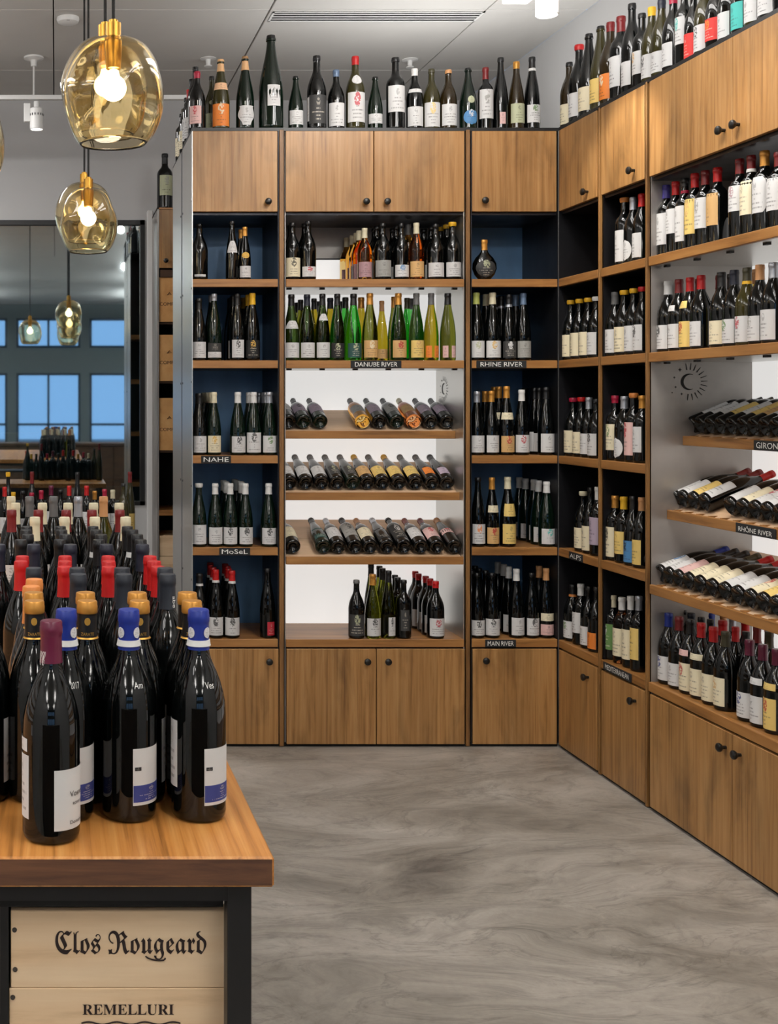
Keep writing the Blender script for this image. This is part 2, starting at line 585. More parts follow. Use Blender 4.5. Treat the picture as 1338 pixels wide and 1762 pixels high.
# ------------------------------------------------------------------ bottles
PROF = {
    'burg': (0.296, [(.030, .002), (.0330, .0), (.0372, .0018), (.0400, .0055), (.041, .011), (.041, .014), (.041, .143), (.0409, .150), (.0402, .160), (.0382, .173), (.0345, .188), (.0295, .202), (.0235, .2155), (.0188, .2265), (.0164, .235), (.0153, .244), (.0148, .256), (.0146, .268), (.0145, .279), (.0152, .280), (.0152, .290), (.0148, .292), (.0146, .296)]),
    'bord': (0.300, [(.028, .002), (.0305, .0), (.0342, .0016), (.0366, .005), (.0375, .010), (.0375, .013), (.0375, .176), (.0374, .183), (.0366, .194), (.0335, .206), (.0265, .217), (.0190, .226), (.0155, .236), (.0142, .250), (.0138, .283), (.0155, .284), (.0155, .293), (.0145, .295), (.0145, .300)]),
    'flute': (0.330, [(.028, .002), (.0310, .0), (.0347, .0016), (.0371, .005), (.0380, .010), (.0380, .013), (.0380, .108), (.0379, .118), (.0371, .138), (.0345, .165), (.0300, .197), (.0240, .228), (.0188, .254), (.0160, .274), (.0149, .292), (.0143, .308), (.0142, .313), (.0151, .314), (.0151, .323), (.0143, .325), (.0142, .330)]),
    'champ': (0.320, [(.032, .003), (.0360, .0), (.0402, .002), (.0430, .006), (.0440, .012), (.0440, .015), (.0440, .118), (.0438, .128), (.0422, .150), (.0370, .182), (.0290, .218), (.0215, .250), (.0170, .276), (.0152, .292), (.0150, .300), (.0182, .302), (.0182, .309), (.0150, .311), (.0150, .320)]),
    'bock': (0.220, [(.020, .002), (.0240, .0), (.0300, .006), (.0480, .030), (.0590, .062), (.0570, .092), (.0430, .122), (.0250, .143), (.0165, .158), (.0142, .172), (.0140, .204), (.0158, .205), (.0158, .213), (.0146, .215), (.0146, .220)]),
}
PUNT = [(0, .018), (.010, .016), (.019, .009), (.025, .003)]
KIND = {'burg': 'burgundy_bottle', 'bord': 'bordeaux_bottle', 'flute': 'flute_bottle', 'champ': 'sparkling_bottle', 'bock': 'flagon_bottle'}
WORD = {'burg': 'slope-shouldered', 'bord': 'square-shouldered', 'flute': 'slim', 'champ': 'sparkling', 'bock': 'flat round'}
DEFL = {'burg': (.08, .40), 'bord': (.13, .50), 'flute': (.04, .34), 'champ': (.10, .38), 'bock': (.10, .50)}


def rad(kind, z):
    p = PROF[kind][1]
    if z <= p[2][1]:
        return p[2][0]
    for (r0, z0), (r1, z1) in zip(p[2:], p[3:]):
        if z <= z1:
            t = (z - z0) / max(z1 - z0, 1e-6)
            return r0 + (r1 - r0) * t
    return p[-1][0]


_cache = {}


def flat(me, kind):
    if kind == 'bock':
        for v in me.vertices:
            v.co.y *= 0.55
    return me


def body_mesh(kind, hi=False):
    kk = ('body', kind, hi)
    if kk not in _cache:
        h, p = PROF[kind]
        prof = PUNT + p + [(.010, h), (.0095, h - .012), (0, h - .012)]
        if hi:
            q = []
            for a, b in zip(prof, prof[1:]):
                q.append(a)
                if abs(b[1] - a[1]) > .012 and a[0] < .0409:
                    q.append(((a[0] + b[0]) / 2 + .0004 * (1 if a[0] > b[0] else 0), (a[1] + b[1]) / 2))
            q.append(prof[-1])
            prof = q
        me = MB().lathe(prof, 56 if hi else 22).mesh('bottle_body_' + kind, True, 50)
        me.materials.append(G['dark'])
        _cache[kk] = flat(me, kind)
    return _cache[kk]


CAPL = {'long': .056, 'short': .034, 'wax': .020, 'tall': .060, 'band': .010, 'tip': .012}


def cap_mesh(kind, style, hi=False):
    kk = ('cap', kind, style, hi)
    if kk not in _cache:
        h, p = PROF[kind]
        n = 48 if hi else 18
        if style == 'band':
            z0, z1 = h - .062, h - .050
            pr = [(rad(kind, z) + .0014, z) for z in (z0, (z0 + z1) / 2, z1)]
            pr = [(pr[0][0] - .002, z0)] + pr + [(pr[-1][0] - .002, z1)]
        else:
            L = CAPL[style]
            off = .0022 if style == 'wax' else .0007
            z0 = h - L
            zs = [z0 + L * i / 8 for i in range(7)]
            pr = [(rad(kind, z) + off, z) for z in zs if z < h - .018]
            pr = [(pr[0][0] - .001, z0 + .0005)] + pr if pr else [(p[-1][0], z0)]
            if style == 'wax':
                pr += [(.0190, h - .0140), (.0195, h - .004), (.0175, h + .0012), (.008, h + .002), (0, h + .002)]
            else:
                pr += [(.0149 + off, h - .0175), (.0163, h - .0160), (.0164, h - .0075), (.0158, h - .0060), (.0157, h - .0010), (.0146, h + .0008), (.006, h + .0012), (0, h + .0008)]
        me = MB().lathe(pr, n).mesh('capsule_' + style, True, 45)
        me.materials.append(capmat('black'))
        _cache[kk] = flat(me, kind)
    return _cache[kk]


def patch_mesh(kind, v0, v1, half, shape='rect', center=0.0, hi=False):
    """label wrapped round the bottle between heights v0 and v1 (fractions), front facing -y; 'half' and 'center' in degrees"""
    kk = ('patch', kind, round(v0, 3), round(v1, 3), half, shape, center, hi)
    if kk in _cache:
        return _cache[kk]
    h = PROF[kind][0]
    nu = 26 if hi else 12
    curved = v1 > .52 or kind == 'bock'
    nv = 10 if shape != 'rect' else (6 if curved else 1)
    if kind != 'bock':
        v0 = max(v0, .0148 / h)
    vs, uvs, fs = [], [], []
    for j in range(nv + 1):
        t = j / nv
        if shape == 'oval':
            wf = math.sqrt(max(0.0, 1 - (2 * t - 1) ** 2))
        elif shape == 'oct':
            wf = min(1.0, .72 + min(t, 1 - t) * 2.2)
        elif shape == 'shield':
            wf = min(1.0, .45 + t * 1.6) * (.86 + .14 * math.cos((t - .55) * 9))
        elif shape == 'bell':
            wf = 1.0 - .55 * t * t
        elif shape == 'peak':
            wf = 1.0
        else:
            wf = 1.0
        z = h * (v0 + (v1 - v0) * t)
        r = rad(kind, z) + .0006
        for i in range(nu + 1):
            s = i / nu * 2 - 1
            a = R(center + half * s * max(wf, .02))
            vs.append((r * math.sin(a), -r * math.cos(a), z))
            uvs.append((.5 + .5 * s * wf, t))
    for j in range(nv):
        for i in range(nu):
            a = j * (nu + 1) + i
            fs.append((a, a + 1, a + nu + 2, a + nu + 1))
    me = bpy.data.meshes.new('label_patch')
    me.from_pydata(vs, [], fs)
    me.polygons.foreach_set('use_smooth', [True] * len(me.polygons))
    ul = me.uv_layers.new(name='UVMap')
    for lp in me.loops:
        ul.data[lp.index].uv = uvs[lp.vertex_index]
    me.materials.append(paper('white'))
    me.update()
    _cache[kk] = flat(me, kind)
    return _cache[kk]


def omat(o, m):
    o.material_slots[0].link = 'OBJECT'
    o.material_slots[0].material = m


USED = {}
NB = [0]


def bottle(kind, loc, rot, h, rs, glassk, caps, labels, text, group, hi=False, ang=0):
    """one bottle: glass body, capsule(s), paper label(s)"""
    h0 = PROF[kind][0]
    o = link(KIND[kind], body_mesh(kind, hi), None, loc, rot)
    o.scale = (rs, rs, h / h0)
    omat(o, G[glassk])
    for st, c in caps:
        q = link('neck_band' if st == 'band' else 'capsule', cap_mesh(kind, st, hi), o)
        omat(q, capmat(c))
    for (key, acc, v0, v1, half, shape, ctr) in labels:
        q = link('neck_label' if v0 > .5 else 'label', patch_mesh(kind, v0, v1, half, shape, ctr + ang, hi), o)
        omat(q, paper(key, acc))
    words = text.replace(',', '').split()
    tag(o, text, 'wine bottle', group)
    if text in USED:
        print('DUPLICATE LABEL', text)
    USED[text] = 1
    if len(words) > 16:
        print('LONG LABEL', len(words), text)
    NB[0] += 1
    return o


ORD = ['first', 'second', 'third', 'fourth', 'fifth', 'sixth', 'seventh', 'eighth', 'ninth', 'tenth', 'eleventh', 'twelfth', 'thirteenth', 'fourteenth',
       'fifteenth', 'sixteenth', 'seventeenth', 'eighteenth', 'nineteenth', 'twentieth', 'twenty-first', 'twenty-second', 'twenty-third', 'twenty-fourth']
BEH = ['', 'one behind', 'two behind', 'three behind', 'four behind', 'five behind', 'six behind']


def parse_caps(s):
    r = []
    if s != '-':
        for q in s.split('+'):
            st, c = q.split('.')
            r.append((st, c))
    return r


def parse_labels(s, kind):
    """label;label with each  colour[/accent][:v0-v1][:half][:shape][:centre]"""
    r = []
    if s == '-':
        return r
    for q in s.split(';'):
        p = q.split(':')
        key, _, acc = p[0].partition('/')
        v0, v1 = DEFL[kind]
        if len(p) > 1 and p[1]:
            v0, v1 = (float(u) for u in p[1].split('_'))
        half = float(p[2]) if len(p) > 2 and p[2] else 62.0
        shape = p[3] if len(p) > 3 and p[3] else 'rect'
        ctr = float(p[4]) if len(p) > 4 else 0.0
        r.append((key, acc or None, v0, v1, half, shape, ctr))
    return r


GW = {'dark': 'dark', 'darkgreen': 'dark green', 'brown': 'brown', 'olive': 'olive', 'green': 'bright green', 'deepgreen': 'deep green',
      'yellow': 'yellow-green', 'amber': 'amber', 'rose': 'orange-pink', 'moss': 'moss-green'}
CW = {'abe': 'slate', 'bluegrey': 'blue-grey', 'darkred': 'dark-red', 'redbrown': 'red-brown'}


def row(place, group, z0, plane, spec, order='from left', rmax=None, rz=None):
    """a row of standing bottles. plane: ('b', Y) on a shelf facing the camera, ('r', X) on a shelf along the right wall.
    spec lines:  x  top-y  kind  glass  caps  labels  [how many more stand behind]"""
    items = []
    for ln in spec.strip().splitlines():
        t = ln.split()
        if not t:
            continue
        x, top = float(t[0]), float(t[1])
        items.append((x, top, t[2], t[3], t[4], t[5], int(t[6]) if len(t) > 6 else 0))
    items.sort(key=lambda q: q[0])
    pos = []
    for x, *_r in items:
        if plane[0] == 'b':
            pos.append((wx(x, plane[1]), plane[1]))
        else:
            pos.append((plane[1], F * plane[1] / (x - PX)))
    for i, (x, top, kind, gl, cp, lb, nb) in enumerate(items):
        X, Y = pos[i]
        h = wz(top, Y) - z0
        h0 = PROF[kind][0]
        rs = 1.0 if h < h0 * 1.13 else h / h0
        if h < h0 * .86:
            rs = max(h / h0, .72)
        gap = min([math.dist(pos[i], pos[j]) for j in (i - 1, i + 1) if 0 <= j < len(pos)] or [9])
        r0 = max(p[0] for p in PROF[kind][1])
        rs = min(rs, gap * .495 / r0) if gap > .05 else min(rs, .9)
        if rmax:
            rs = min(rs, rmax / r0)
        caps, labs = parse_caps(cp), parse_labels(lb, kind)
        glw = GW[gl] + ' ' + WORD[kind]
        glw += ' bottle'
        cw = (', %s cap' % CW.get(caps[0][1], caps[0][1])) if caps else ', bare'
        lw = (', %s label' % labs[0][0].replace('dark', '')) if labs else ''
        for b in range(nb + 1):
            d = .006 * math.sin(b * 2.3 + i)
            st = max(.083, rs * r0 * 2.04)
            if plane[0] == 'b':
                loc = (X + (d if b else 0), Y + st * b, z0)
                rr = (0, 0, random.uniform(-.12, .12))
            else:
                loc = (X + st * b, Y + (d if b else 0), z0)
                rr = (0, 0, R(-90) + random.uniform(-.12, .12))
            if rz is not None:
                rr = (0, 0, rz)
            if b == 0:
                tx = '%s%s%s, %s %s, %s' % (glw, cw, lw, ORD[i], order, place)
            else:
                tx = '%s%s, %s the %s %s, %s' % (glw, cw, BEH[b], ORD[i], order, place)
            bottle(kind, loc, rr, h, rs, gl, caps, labs, tx, group)
    return pos


# ------------------------------------------------------------------ text


def text_mesh(body, width=None, height=None, name='lettering'):
    c = bpy.data.curves.new('t', 'FONT')
    c.body = body
    c.align_x = 'CENTER'
    c.resolution_u = 3
    o = bpy.data.objects.new('t', c)
    COL.objects.link(o)
    bpy.context.view_layer.update()
    me = bpy.data.meshes.new_from_object(o.evaluated_get(bpy.context.evaluated_depsgraph_get()))
    bpy.data.objects.remove(o)
    me.name = name
    xs = [v.co.x for v in me.vertices]
    ys = [v.co.y for v in me.vertices]
    cx, w0 = (min(xs) + max(xs)) / 2, max(xs) - min(xs)
    cy, h0 = (min(ys) + max(ys)) / 2, max(ys) - min(ys)
    sx = width / w0 if width else height / h0
    sy = height / h0 if height else sx
    for v in me.vertices:
        v.co.x = (v.co.x - cx) * sx
        v.co.y = (v.co.y - cy) * sy
    return me


def flat_text(body, m, parent, loc, width=None, height=None, wob=0.0, name='lettering'):
    """text standing in the local x-z plane, facing -y"""
    me = text_mesh(body, width, height, name)
    for v in me.vertices:
        x, y = v.co.x, v.co.y
        v.co = (x + wob * math.sin(y * 900 + x * 60), 0, y + wob * math.sin(x * 230 + 1))
    me.materials.clear()
    me.materials.append(m)
    return link(name, me, parent, loc)


def bottle_text(body, m, parent, kind, zc, ang, width, height=None, vertical=False, lift=.0012, name='lettering'):
    """text bent round a bottle (bottle's own coordinates, unscaled)"""
    me = text_mesh(body, width, height, name)
    for v in me.vertices:
        x, y = v.co.x, v.co.y
        if vertical:
            x, y = y, -x
        z = zc + y
        r = rad(kind, z) + lift
        a = R(ang) + x / r
        v.co = (r * math.sin(a), -r * math.cos(a), z)
    me.materials.clear()
    me.materials.append(m)
    return link(name, me, parent)


# ================================================================== ROOM
XW, YB, ZC = 2.92, 8.5, 3.81
XL, YF = -2.92, -9.0
struct(MB().box(XL, XW + .1, YF - .14, 11, -.1, 0).build('floor', M['floor']))
struct(MB().box(-30, 30, -40, YF - .14, -.2, -.1).build('pavement', plain('pavement_grey', srgb(120, 124, 122), 0.8)))
struct(MB().box(XW, XW + .12, YF, YB, 0, ZC).build('wall_right', M['wall']))
struct(MB().box(XL - .12, XL, YF, YB, 0, ZC).build('wall_left', M['wall']))
# back wall round the window
WX0, WX1, WZ0, WZ1 = -2.6, wx(249, YB), wz(869, YB), wz(379, YB)
wb = MB()
wb.box(WX1, XW, YB, YB + .14, 0, ZC)
wb.box(XL, WX0, YB, YB + .14, 0, ZC)
wb.box(WX0, WX1, YB, YB + .14, 0, WZ0)
wb.box(WX0, WX1, YB, YB + .14, WZ1, ZC)
struct(wb.build('wall_back', M['wall']))
struct(MB().box(wx(253, 8.44), wx(263, 8.44), 8.42, YB, 0, WZ1 + .06, .006).build('trim_1', M['white_metal']))
wn = struct(empty('window_1', (0, YB, 0)))
fw = .034
wf = MB()
wf.box(WX0, WX1, -.012, .05, WZ1 - fw, WZ1)
wf.box(WX0, WX1, -.012, .05, WZ0, WZ0 + fw * .8)
wf.box(WX1 - fw, WX1, -.012, .05, WZ0, WZ1)
wf.box(WX0, WX0 + fw, -.012, .05, WZ0, WZ1)
wf.build('frame', M['black'], wn)
MB().box(WX0 + fw, WX1 - fw, .018, .026, WZ0 + fw * .8, WZ1 - fw).build('pane', M['window_glass'], wn)
# dim cellar room behind that window
M['cellar'] = plaster('cellar_teal_wall', srgb(96, 128, 130))
cr = MB()
cr.box(XL, XW, 10.6, 10.7, 0, ZC)
cr.box(XL - .1, XL, YB + .14, 10.7, 0, ZC)
cr.box(1.4, 1.5, YB + .14, 10.7, 0, ZC)
struct(cr.build('wall_cellar', M['cellar']))
# made-up unseen counter, added to keep the bright floor out of bottle reflections
sc0 = empty('blocker_counter', (0, -1.6, 0))
MB().box(-1.8, 1.8, 0, .7, 1.0, 1.04, .004).build('counter_top', M['dark_wood'], sc0)
for i in range(4):
    MB().box(-1.76 + i * .88 + .004, -1.76 + (i + 1) * .88 - .004, .66, .68, .06, .995, .003).build('panel', M['dark_wood'], sc0)
MB().box(-1.76, 1.76, .03, .655, .06, .995).build('carcass', M['black_gap'], sc0)
MB().box(-1.73, 1.73, .06, .63, 0, .06).build('plinth', M['black'], sc0)
tag(sc0, 'made-up dark counter behind the viewer, added to darken bottle reflections', 'counter')
# street front behind the camera: wall with a tall shop window
ws = MB()
BAYS = ((-2.6, -1.05), (-.85, .55), (.75, 2.6))
xs_ = [XL] + [u for b in BAYS for u in b] + [XW]
for a, b in zip(xs_[0::2], xs_[1::2]):
    ws.box(a, b, YF - .14, YF, 0, ZC)
for a, b in BAYS:
    ws.box(a, b, YF - .14, YF, 0, .08)
    ws.box(a, b, YF - .14, YF, 2.3, 2.85)
    ws.box(a, b, YF - .14, YF, 3.5, ZC)
struct(ws.build('wall_front', M['wall_dark']))
w2 = struct(empty('window_2', (0, YF, 0)))
sf = MB()
for a, b in BAYS:
    for z0, z1 in ((.08, 2.3), (2.85, 3.5)):
        for xx in (a, b - .05, (a + b) / 2 - .025):
            sf.box(xx, xx + .05, -.1, -.04, z0, z1)
        for zz in (z0, z1 - .05, 1.15 if z1 < 2.5 else z0):
            sf.box(a, b, -.1, -.04, zz, zz + .05)
sf.build('frame', M['black'], w2)

# ceiling of square tiles in a grid of joints
ce = struct(MB().box(XL, XW, YF, 10.7, ZC + .012, ZC + .1).build('ceiling', M['joint']))
TS = 1.19
tile_me = MB().box(.004, TS - .004, .004, TS - .004, 0, .02, .003).mesh('ceiling_tile')
tile_me.materials.append(M['tile'])
x = -3.58
while x < XW:
    y = -.60
    while y < 8.9:
        if x + TS > XL:
            t = link('tile', tile_me, ce, (x, y, ZC - .002))
            if x + TS > XW:
                t.scale.x = (XW - x) / TS
        y += TS
    x += TS

struct(MB().box(XL, XW, YF, -.602, ZC - .002, ZC + .012).build('ceiling_front', M['tile']))

# linear air diffuser
vt = empty('air_vent', (0, 0, ZC))
VX0, VX1, VY0, VY1 = 1.20, 2.37, 6.57, 6.735
vb = MB()
vb.box(VX0, VX1, VY0, VY0 + .012, -.007, 0)
vb.box(VX0, VX1, VY1 - .012, VY1, -.007, 0)
vb.box(VX0, VX0 + .012, VY0, VY1, -.007, 0)
vb.box(VX1 - .012, VX1, VY0, VY1, -.007, 0)
vb.build('frame', M['white_metal'], vt)
MB().box(VX0, VX1, VY0, VY1, -.0045, .0).build('backing', M['black_gap'], vt)
for i in range(3):
    yy = VY0 + .034 + i * .04
    MB().box(VX0 + .01, VX1 - .01, yy, yy + .012, -.0065, -.004).build('slat', M['white_metal'], vt)
tag(vt, 'long slotted air diffuser set into the grey ceiling', 'vent')

# smoke detector
Ys = F * 2.16 / (693 - 30)
sd = MB().lathe([(0, 0), (.062, 0), (.064, -.012), (.058, -.028), (.040, -.036), (0, -.037)], 32).build('smoke_detector', M['white_metal'], None, True, (wx(117, Ys), Ys, ZC))
MB().box(-.008, .008, -.052, -.044, -.032, -.026).build('slot', M['black'], sd)
tag(sd, 'round white smoke detector on the ceiling beside the pendant cords', 'smoke detector')
# sprinkler heads
for px_, py_, tx in ((358, 100, 'small ceiling sprinkler above the peach-collared bottle by the steel end'), (705, 102, 'small ceiling sprinkler above the middle bay, between two bare-topped bottles')):
    Yq = F * 2.16 / (693 - py_)
    sp = MB().lathe([(0, 0), (.05, 0), (.05, -.006), (.016, -.010), (.014, -.045), (.024, -.048), (.024, -.053), (0, -.053)], 20).build('sprinkler_head', M['white_metal'], None, True, (wx(px_, Yq), Yq, ZC))
    tag(sp, tx, 'sprinkler')


def lamp_head(loc, r, h, text, name='spot_light', arm=True):
    """white cylinder spot with a lit lens and vent slots"""
    o = MB().lathe([(0, h), (r * .8, h), (r, h - .006), (r, .004), (r * .9, 0), (r * .86, .006), (0, .006)], 32).build(name, M['white_metal'], None, True, loc)
    MB().lathe([(0, .005), (r * .84, .005)], 28).build('lens', M['lamp_face'], o)
    sl = MB()
    for i in range(14):
        a = 2 * math.pi * i / 14
        cx, cy = math.cos(a) * r, math.sin(a) * r
        sl.box(cx - .003, cx + .003, cy - .003, cy + .003, h * .62, h * .72)
    sl.build('vent_slots', M['grey_dark'], o)
    if arm:
        MB().box(-r * 1.9, -r * .9, -.016, .016, h * .35, h * 1.2, .003).build('driver_box', M['white_metal'], o)
        MB().lathe([(0, h), (r * .42, h), (r * .42, h + .04), (0, h + .04)], 16).build('swivel', M['white_metal'], o)
    tag(o, text, 'spot light')
    return o


# suspended track at the far end
YT = 7.44
tk = empty('light_track', (0, YT, 0))
TZ = wz(168, YT)
MB().box(-1.4, wx(322, YT), -.017, .017, TZ - .014, TZ + .014, .002).build('rail', M['white_metal'], tk)
xr = wx(58, YT)
MB().tube([(xr, 0, TZ + .014), (xr, 0, ZC - .004)], .006).build('rod', M['white_metal'], tk)
MB().lathe([(0, ZC - .002), (.062, ZC - .002), (.062, ZC - .012), (.02, ZC - .022), (.018, ZC - .06), (0, ZC - .06)], 24, (xr, 0, 0)).build('canopy', M['white_metal'], tk, True)
tag(tk, 'white light track hung from the ceiling at the far wall', 'light track')
lamp_head((wx(63, YT), YT, wz(223, YT)), .042, .135, 'white cylinder spot light clipped under the far suspended track')
# track along the right-hand shelves
tk2 = empty('light_track', (0, 0, 0))
MB().box(1.82, 1.925, -.6, 4.86, 3.276, 3.345, .003).build('rail', M['white_metal'], tk2)
for yy in (.4, 4.2):
    MB().tube([(1.872, yy, 3.345), (1.872, yy, ZC - .002)], .006).build('rod', M['white_metal'], tk2)
tag(tk2, 'white light track running along the right shelves toward the viewer', 'light track')
Yh = 4.86
lamp_head((wx(941, Yh), Yh, wz(27, Yh)), .045, .16, 'white cylinder spot light glowing above the right corner shelves', arm=False)
spot('shelf_spot', (wx(941, Yh), Yh, wz(27, Yh) - .02), (2.45, 5.1, 2.2), 38, 75)
for yy in (3.9, 2.9):
    spot('shelf_spot', (1.87, yy, 3.22), (2.5, yy + .1, 1.6), 26, 80)
spot('shelf_spot', (1.3, 4.3, 3.5), (1.7, 5.9, 2.3), 20, 70)
spot('shelf_spot', (0.7, 4.3, 3.5), (0.9, 5.9, 2.3), 5, 70)
spot('bay_fill_spot', (.85, 2.6, 3.3), (.9, 6.1, 1.9), 26, 42, color=(1, .97, .93))  # unseen spots added to brighten the backs of the bays
spot('bay_fill_spot', (2.0, 2.6, 3.3), (2.2, 6.1, 1.9), 26, 42, color=(1, .97, .93))
spot('table_fill_spot', (0.4, 1.2, 3.5), (0.05, 2.0, 1.1), 42, 60)  # unseen spot added to brighten the table and its bottles

# ================================================================== PENDANT LAMPS
def pendant(loc, D, text, seed):
    """hand-blown dimpled amber globe with brass cap, cord and bulb; loc = centre of the lower opening"""
    o = empty('pendant_lamp', loc)
    rnd = random.Random(seed)
    s = D / .25
    prof = [(.018, .268), (.040, .266), (.064, .257), (.086, .240), (.104, .214), (.117, .180), (.1245, .145), (.125, .112), (.121, .080), (.111, .048), (.097, .020), (.080, .0)]
    # smooth the profile
    pr = []
    for i in range(len(prof) - 1):
        p0, p1, p2, p3 = prof[max(i - 1, 0)], prof[i], prof[i + 1], prof[min(i + 2, len(prof) - 1)]
        for tt in (0, .33, .66):
            pr.append(tuple(.5 * ((2 * p1[c]) + (-p0[c] + p2[c]) * tt + (2 * p0[c] - 5 * p1[c] + 4 * p2[c] - p3[c]) * tt * tt + (-p0[c] + 3 * p1[c] - 3 * p2[c] + p3[c]) * tt ** 3) for c in (0, 1)))
    pr.append(prof[-1])
    mb = MB().lathe([(r * s, z * s) for r, z in pr], 64)
    dents = []
    for i in range(9):
        a, z = rnd.uniform(0, 6.28), rnd.uniform(.05, .21)
        dents.append((Vector((.12 * math.cos(a), .12 * math.sin(a), z)) * s, rnd.uniform(.028, .045) * s, rnd.uniform(.006, .012) * s))
    vs = []
    for v in mb.v:
        p = Vector(v)
        rr = math.hypot(p.x, p.y)
        if rr > .05 * s:
            n = Vector((p.x / rr, p.y / rr, 0))
            for c_, w_, d_ in dents:
                q = (p - c_).length
                p = p - n * d_ * math.exp(-(q / w_) ** 2)
            a = math.atan2(p.y, p.x)
            p = p + n * .003 * s * math.sin(2 * a + seed) + n * .002 * s * math.sin(3 * a + p.z / s * 30)
        vs.append(p)
    mb.v = [tuple(p) for p in vs]
    g_ = mb.build('glass_shade', M['amber_glass'], o, True, ang=80)
    md = g_.modifiers.new('thick', 'SOLIDIFY')
    md.thickness = .003
    top = .268 * s
    MB().lathe([(0, top - .003), (.02 * s, top - .003), (.02 * s, top + .042 * s), (.012 * s, top + .043 * s), (.012 * s, top + .05 * s), (0, top + .05 * s)], 24).build('brass_cap', M['brass'], o, True)
    MB().lathe([(0, top - .075 * s), (.019 * s, top - .075 * s), (.023 * s, top - .02 * s), (.023 * s, top - .004), (0, top - .004)], 24).build('socket', M['brass'], o, True)
    zb = top - .125 * s
    rb = .034 * s
    MB().lathe([(0, zb - rb)] + [(rb * math.cos(a), zb + rb * math.sin(a)) for a in [R(-75 + 15 * i) for i in range(10)]] + [(.013 * s, zb + .045 * s), (0, zb + .05 * s)], 24).build('bulb', M['bulb'], o, True)
    MB().tube([(0, 0, top + .049 * s), (0, 0, ZC - loc[2])], .0045 * s, 8).build('cord', M['cord'], o, True)
    tag(o, text, 'pendant lamp', 'amber glass pendant lamps over the display table')
    return o


def pend_at(x, ybot, Y, D, text, seed):
    pendant((wx(x, Y), Y, wz(ybot, Y)), D, text, seed)


pend_at(195, 247, 3.10, .252, 'large dimpled amber glass pendant lamp hanging lowest at the front of the pair', 3)
pend_at(181, 234, 3.37, .252, 'amber glass pendant lamp hidden just behind the large front pendant', 5)
pend_at(152, 433, 5.10, .250, 'amber glass pendant lamp hanging in front of the window top edge', 11)
pend_at(145, 417, 5.42, .250, 'amber glass pendant lamp half hidden behind the one at the window', 8)
pend_at(-66, 318, 3.62, .252, 'amber glass pendant lamp cut off by the picture edge beside the window', 21)

# ================================================================== SHELVING UNITS
ZS = (2.243, 1.853, 1.397, .956, .516)          # shelf tops
TH = .038                                        # shelf edge thickness
DEP, TOPZ = .437, 2.96


def knob(m_parent, x, z):
    MB().lathe([(0, .034), (.010, .034), (.0155, .030), (.0165, .024), (.013, .018), (.007, .013), (.006, .0), (.012, -.0005)], 20, (x, 0, z), 'y').build('knob', M['knob'], m_parent, True)


def door(u, x0, x1, z0, z1, kx, kz, y=-.002):
    o = MB().box(0, x1 - x0, 0, .018, 0, z1 - z0, .0015).build('door', M['door'], u, False, (x0, y, z0))
    knob(o, kx - x0, kz - z0)
    return o


def board(u, x0, x1, z, edge=True, y0=0.0, y1=DEP - .006):
    o = MB().box(0, x1 - x0, y0 + .018, y1, z - TH + .006, z - .0005).build('shelf', M['strip_x'], u, False, (x0, 0, 0))
    MB().box(0, x1 - x0, y0, y0 + .018, z - TH, z, .002).build('edge_strip', M['strip_x'], o)
    MB().box(0, x1 - x0, y0 + .019, y1, z - TH, z - TH + .006).build('underside', M['steel_dark'] if not u.get('lit') else M['steel_bright'], o)  # lit bays: the glow on the undersides is put into a paler steel
    return o


def unit(name, text, loc, rz, wdt, doors_u, doors_l, back, side_l, side_r, lit=False, shelves=ZS, il=0.0, ir=0.0):
    u = empty(name, loc, rz)
    if lit:
        u['lit'] = 1
    g = .006
    zu0, zu1 = 2.566, 2.952
    # steel carcass
    sd_l = MB().box(il, il + .004, .0125 if il else .002, DEP, .02, TOPZ - .008).build('side_panel', M[side_l], u)
    sd_r = MB().box(wdt - ir - .004, wdt - ir, .0125 if ir else .002, DEP, .02, TOPZ - .006).build('side_panel', M[side_r], u)
    MB().box(0, wdt, 0, DEP, TOPZ - .007, TOPZ + .008).build('top_panel', M['black'], u)
    MB().box(il + .004, wdt - ir - .004, DEP - .006, DEP, .02, TOPZ - .006).build('back_panel', M[back], u)
    MB().box(.0, wdt, .012, DEP, 0, .02).build('plinth', M['black_gap'], u)
    MB().box(.004, wdt - .004, .018, DEP - .006, zu0 - .014, zu0 - .004).build('cabinet_floor', M['steel_dark'], u)
    MB().box(.004, wdt - .004, .017, .022, zu0 - .004, TOPZ - .006).build('cabinet_backing', M['black_gap'], u)
    MB().box(.004, wdt - .004, .017, .022, .02, .476).build('cabinet_backing', M['black_gap'], u)
    for (a, b, kx, kz) in doors_u:
        door(u, a, b, zu0, zu1, kx, kz)
    for (a, b, kx, kz) in doors_l:
        door(u, a, b, .014, .470, kx, kz)
    for z in shelves:
        board(u, il + .004, wdt - ir - .004, z)
    tag(u, text, 'shelving unit')
    return u


def rack(u, x0, x1, yf, zf, zb):
    """tilted display board: from the front lip (yf, zf) up to the back panel (zb)"""
    yb = DEP - .012
    ang = math.atan2(zb - zf, yb - yf)
    L = math.hypot(zb - zf, yb - yf)
    o = MB().box(0, x1 - x0, 0, L, -.018, 0, .001).build('tilted_rack', M['rackwood'], u, False, (x0, yf + .016, zf - .012))
    o.rotation_euler = (ang, 0, 0)
    lp = MB().box(x0, x1, yf, yf + .016, zf - .038, zf, .002).build('front_lip', M['strip_x'], u)
    return ang


YBK = 5.71
XU0, XU1, XU2, XU3 = .655, (479.5 - 95) * 5.71 / 2050, (810 - 95) * 5.71 / 2050, 2.41


def bx_(x):
    return wx(x, YBK)


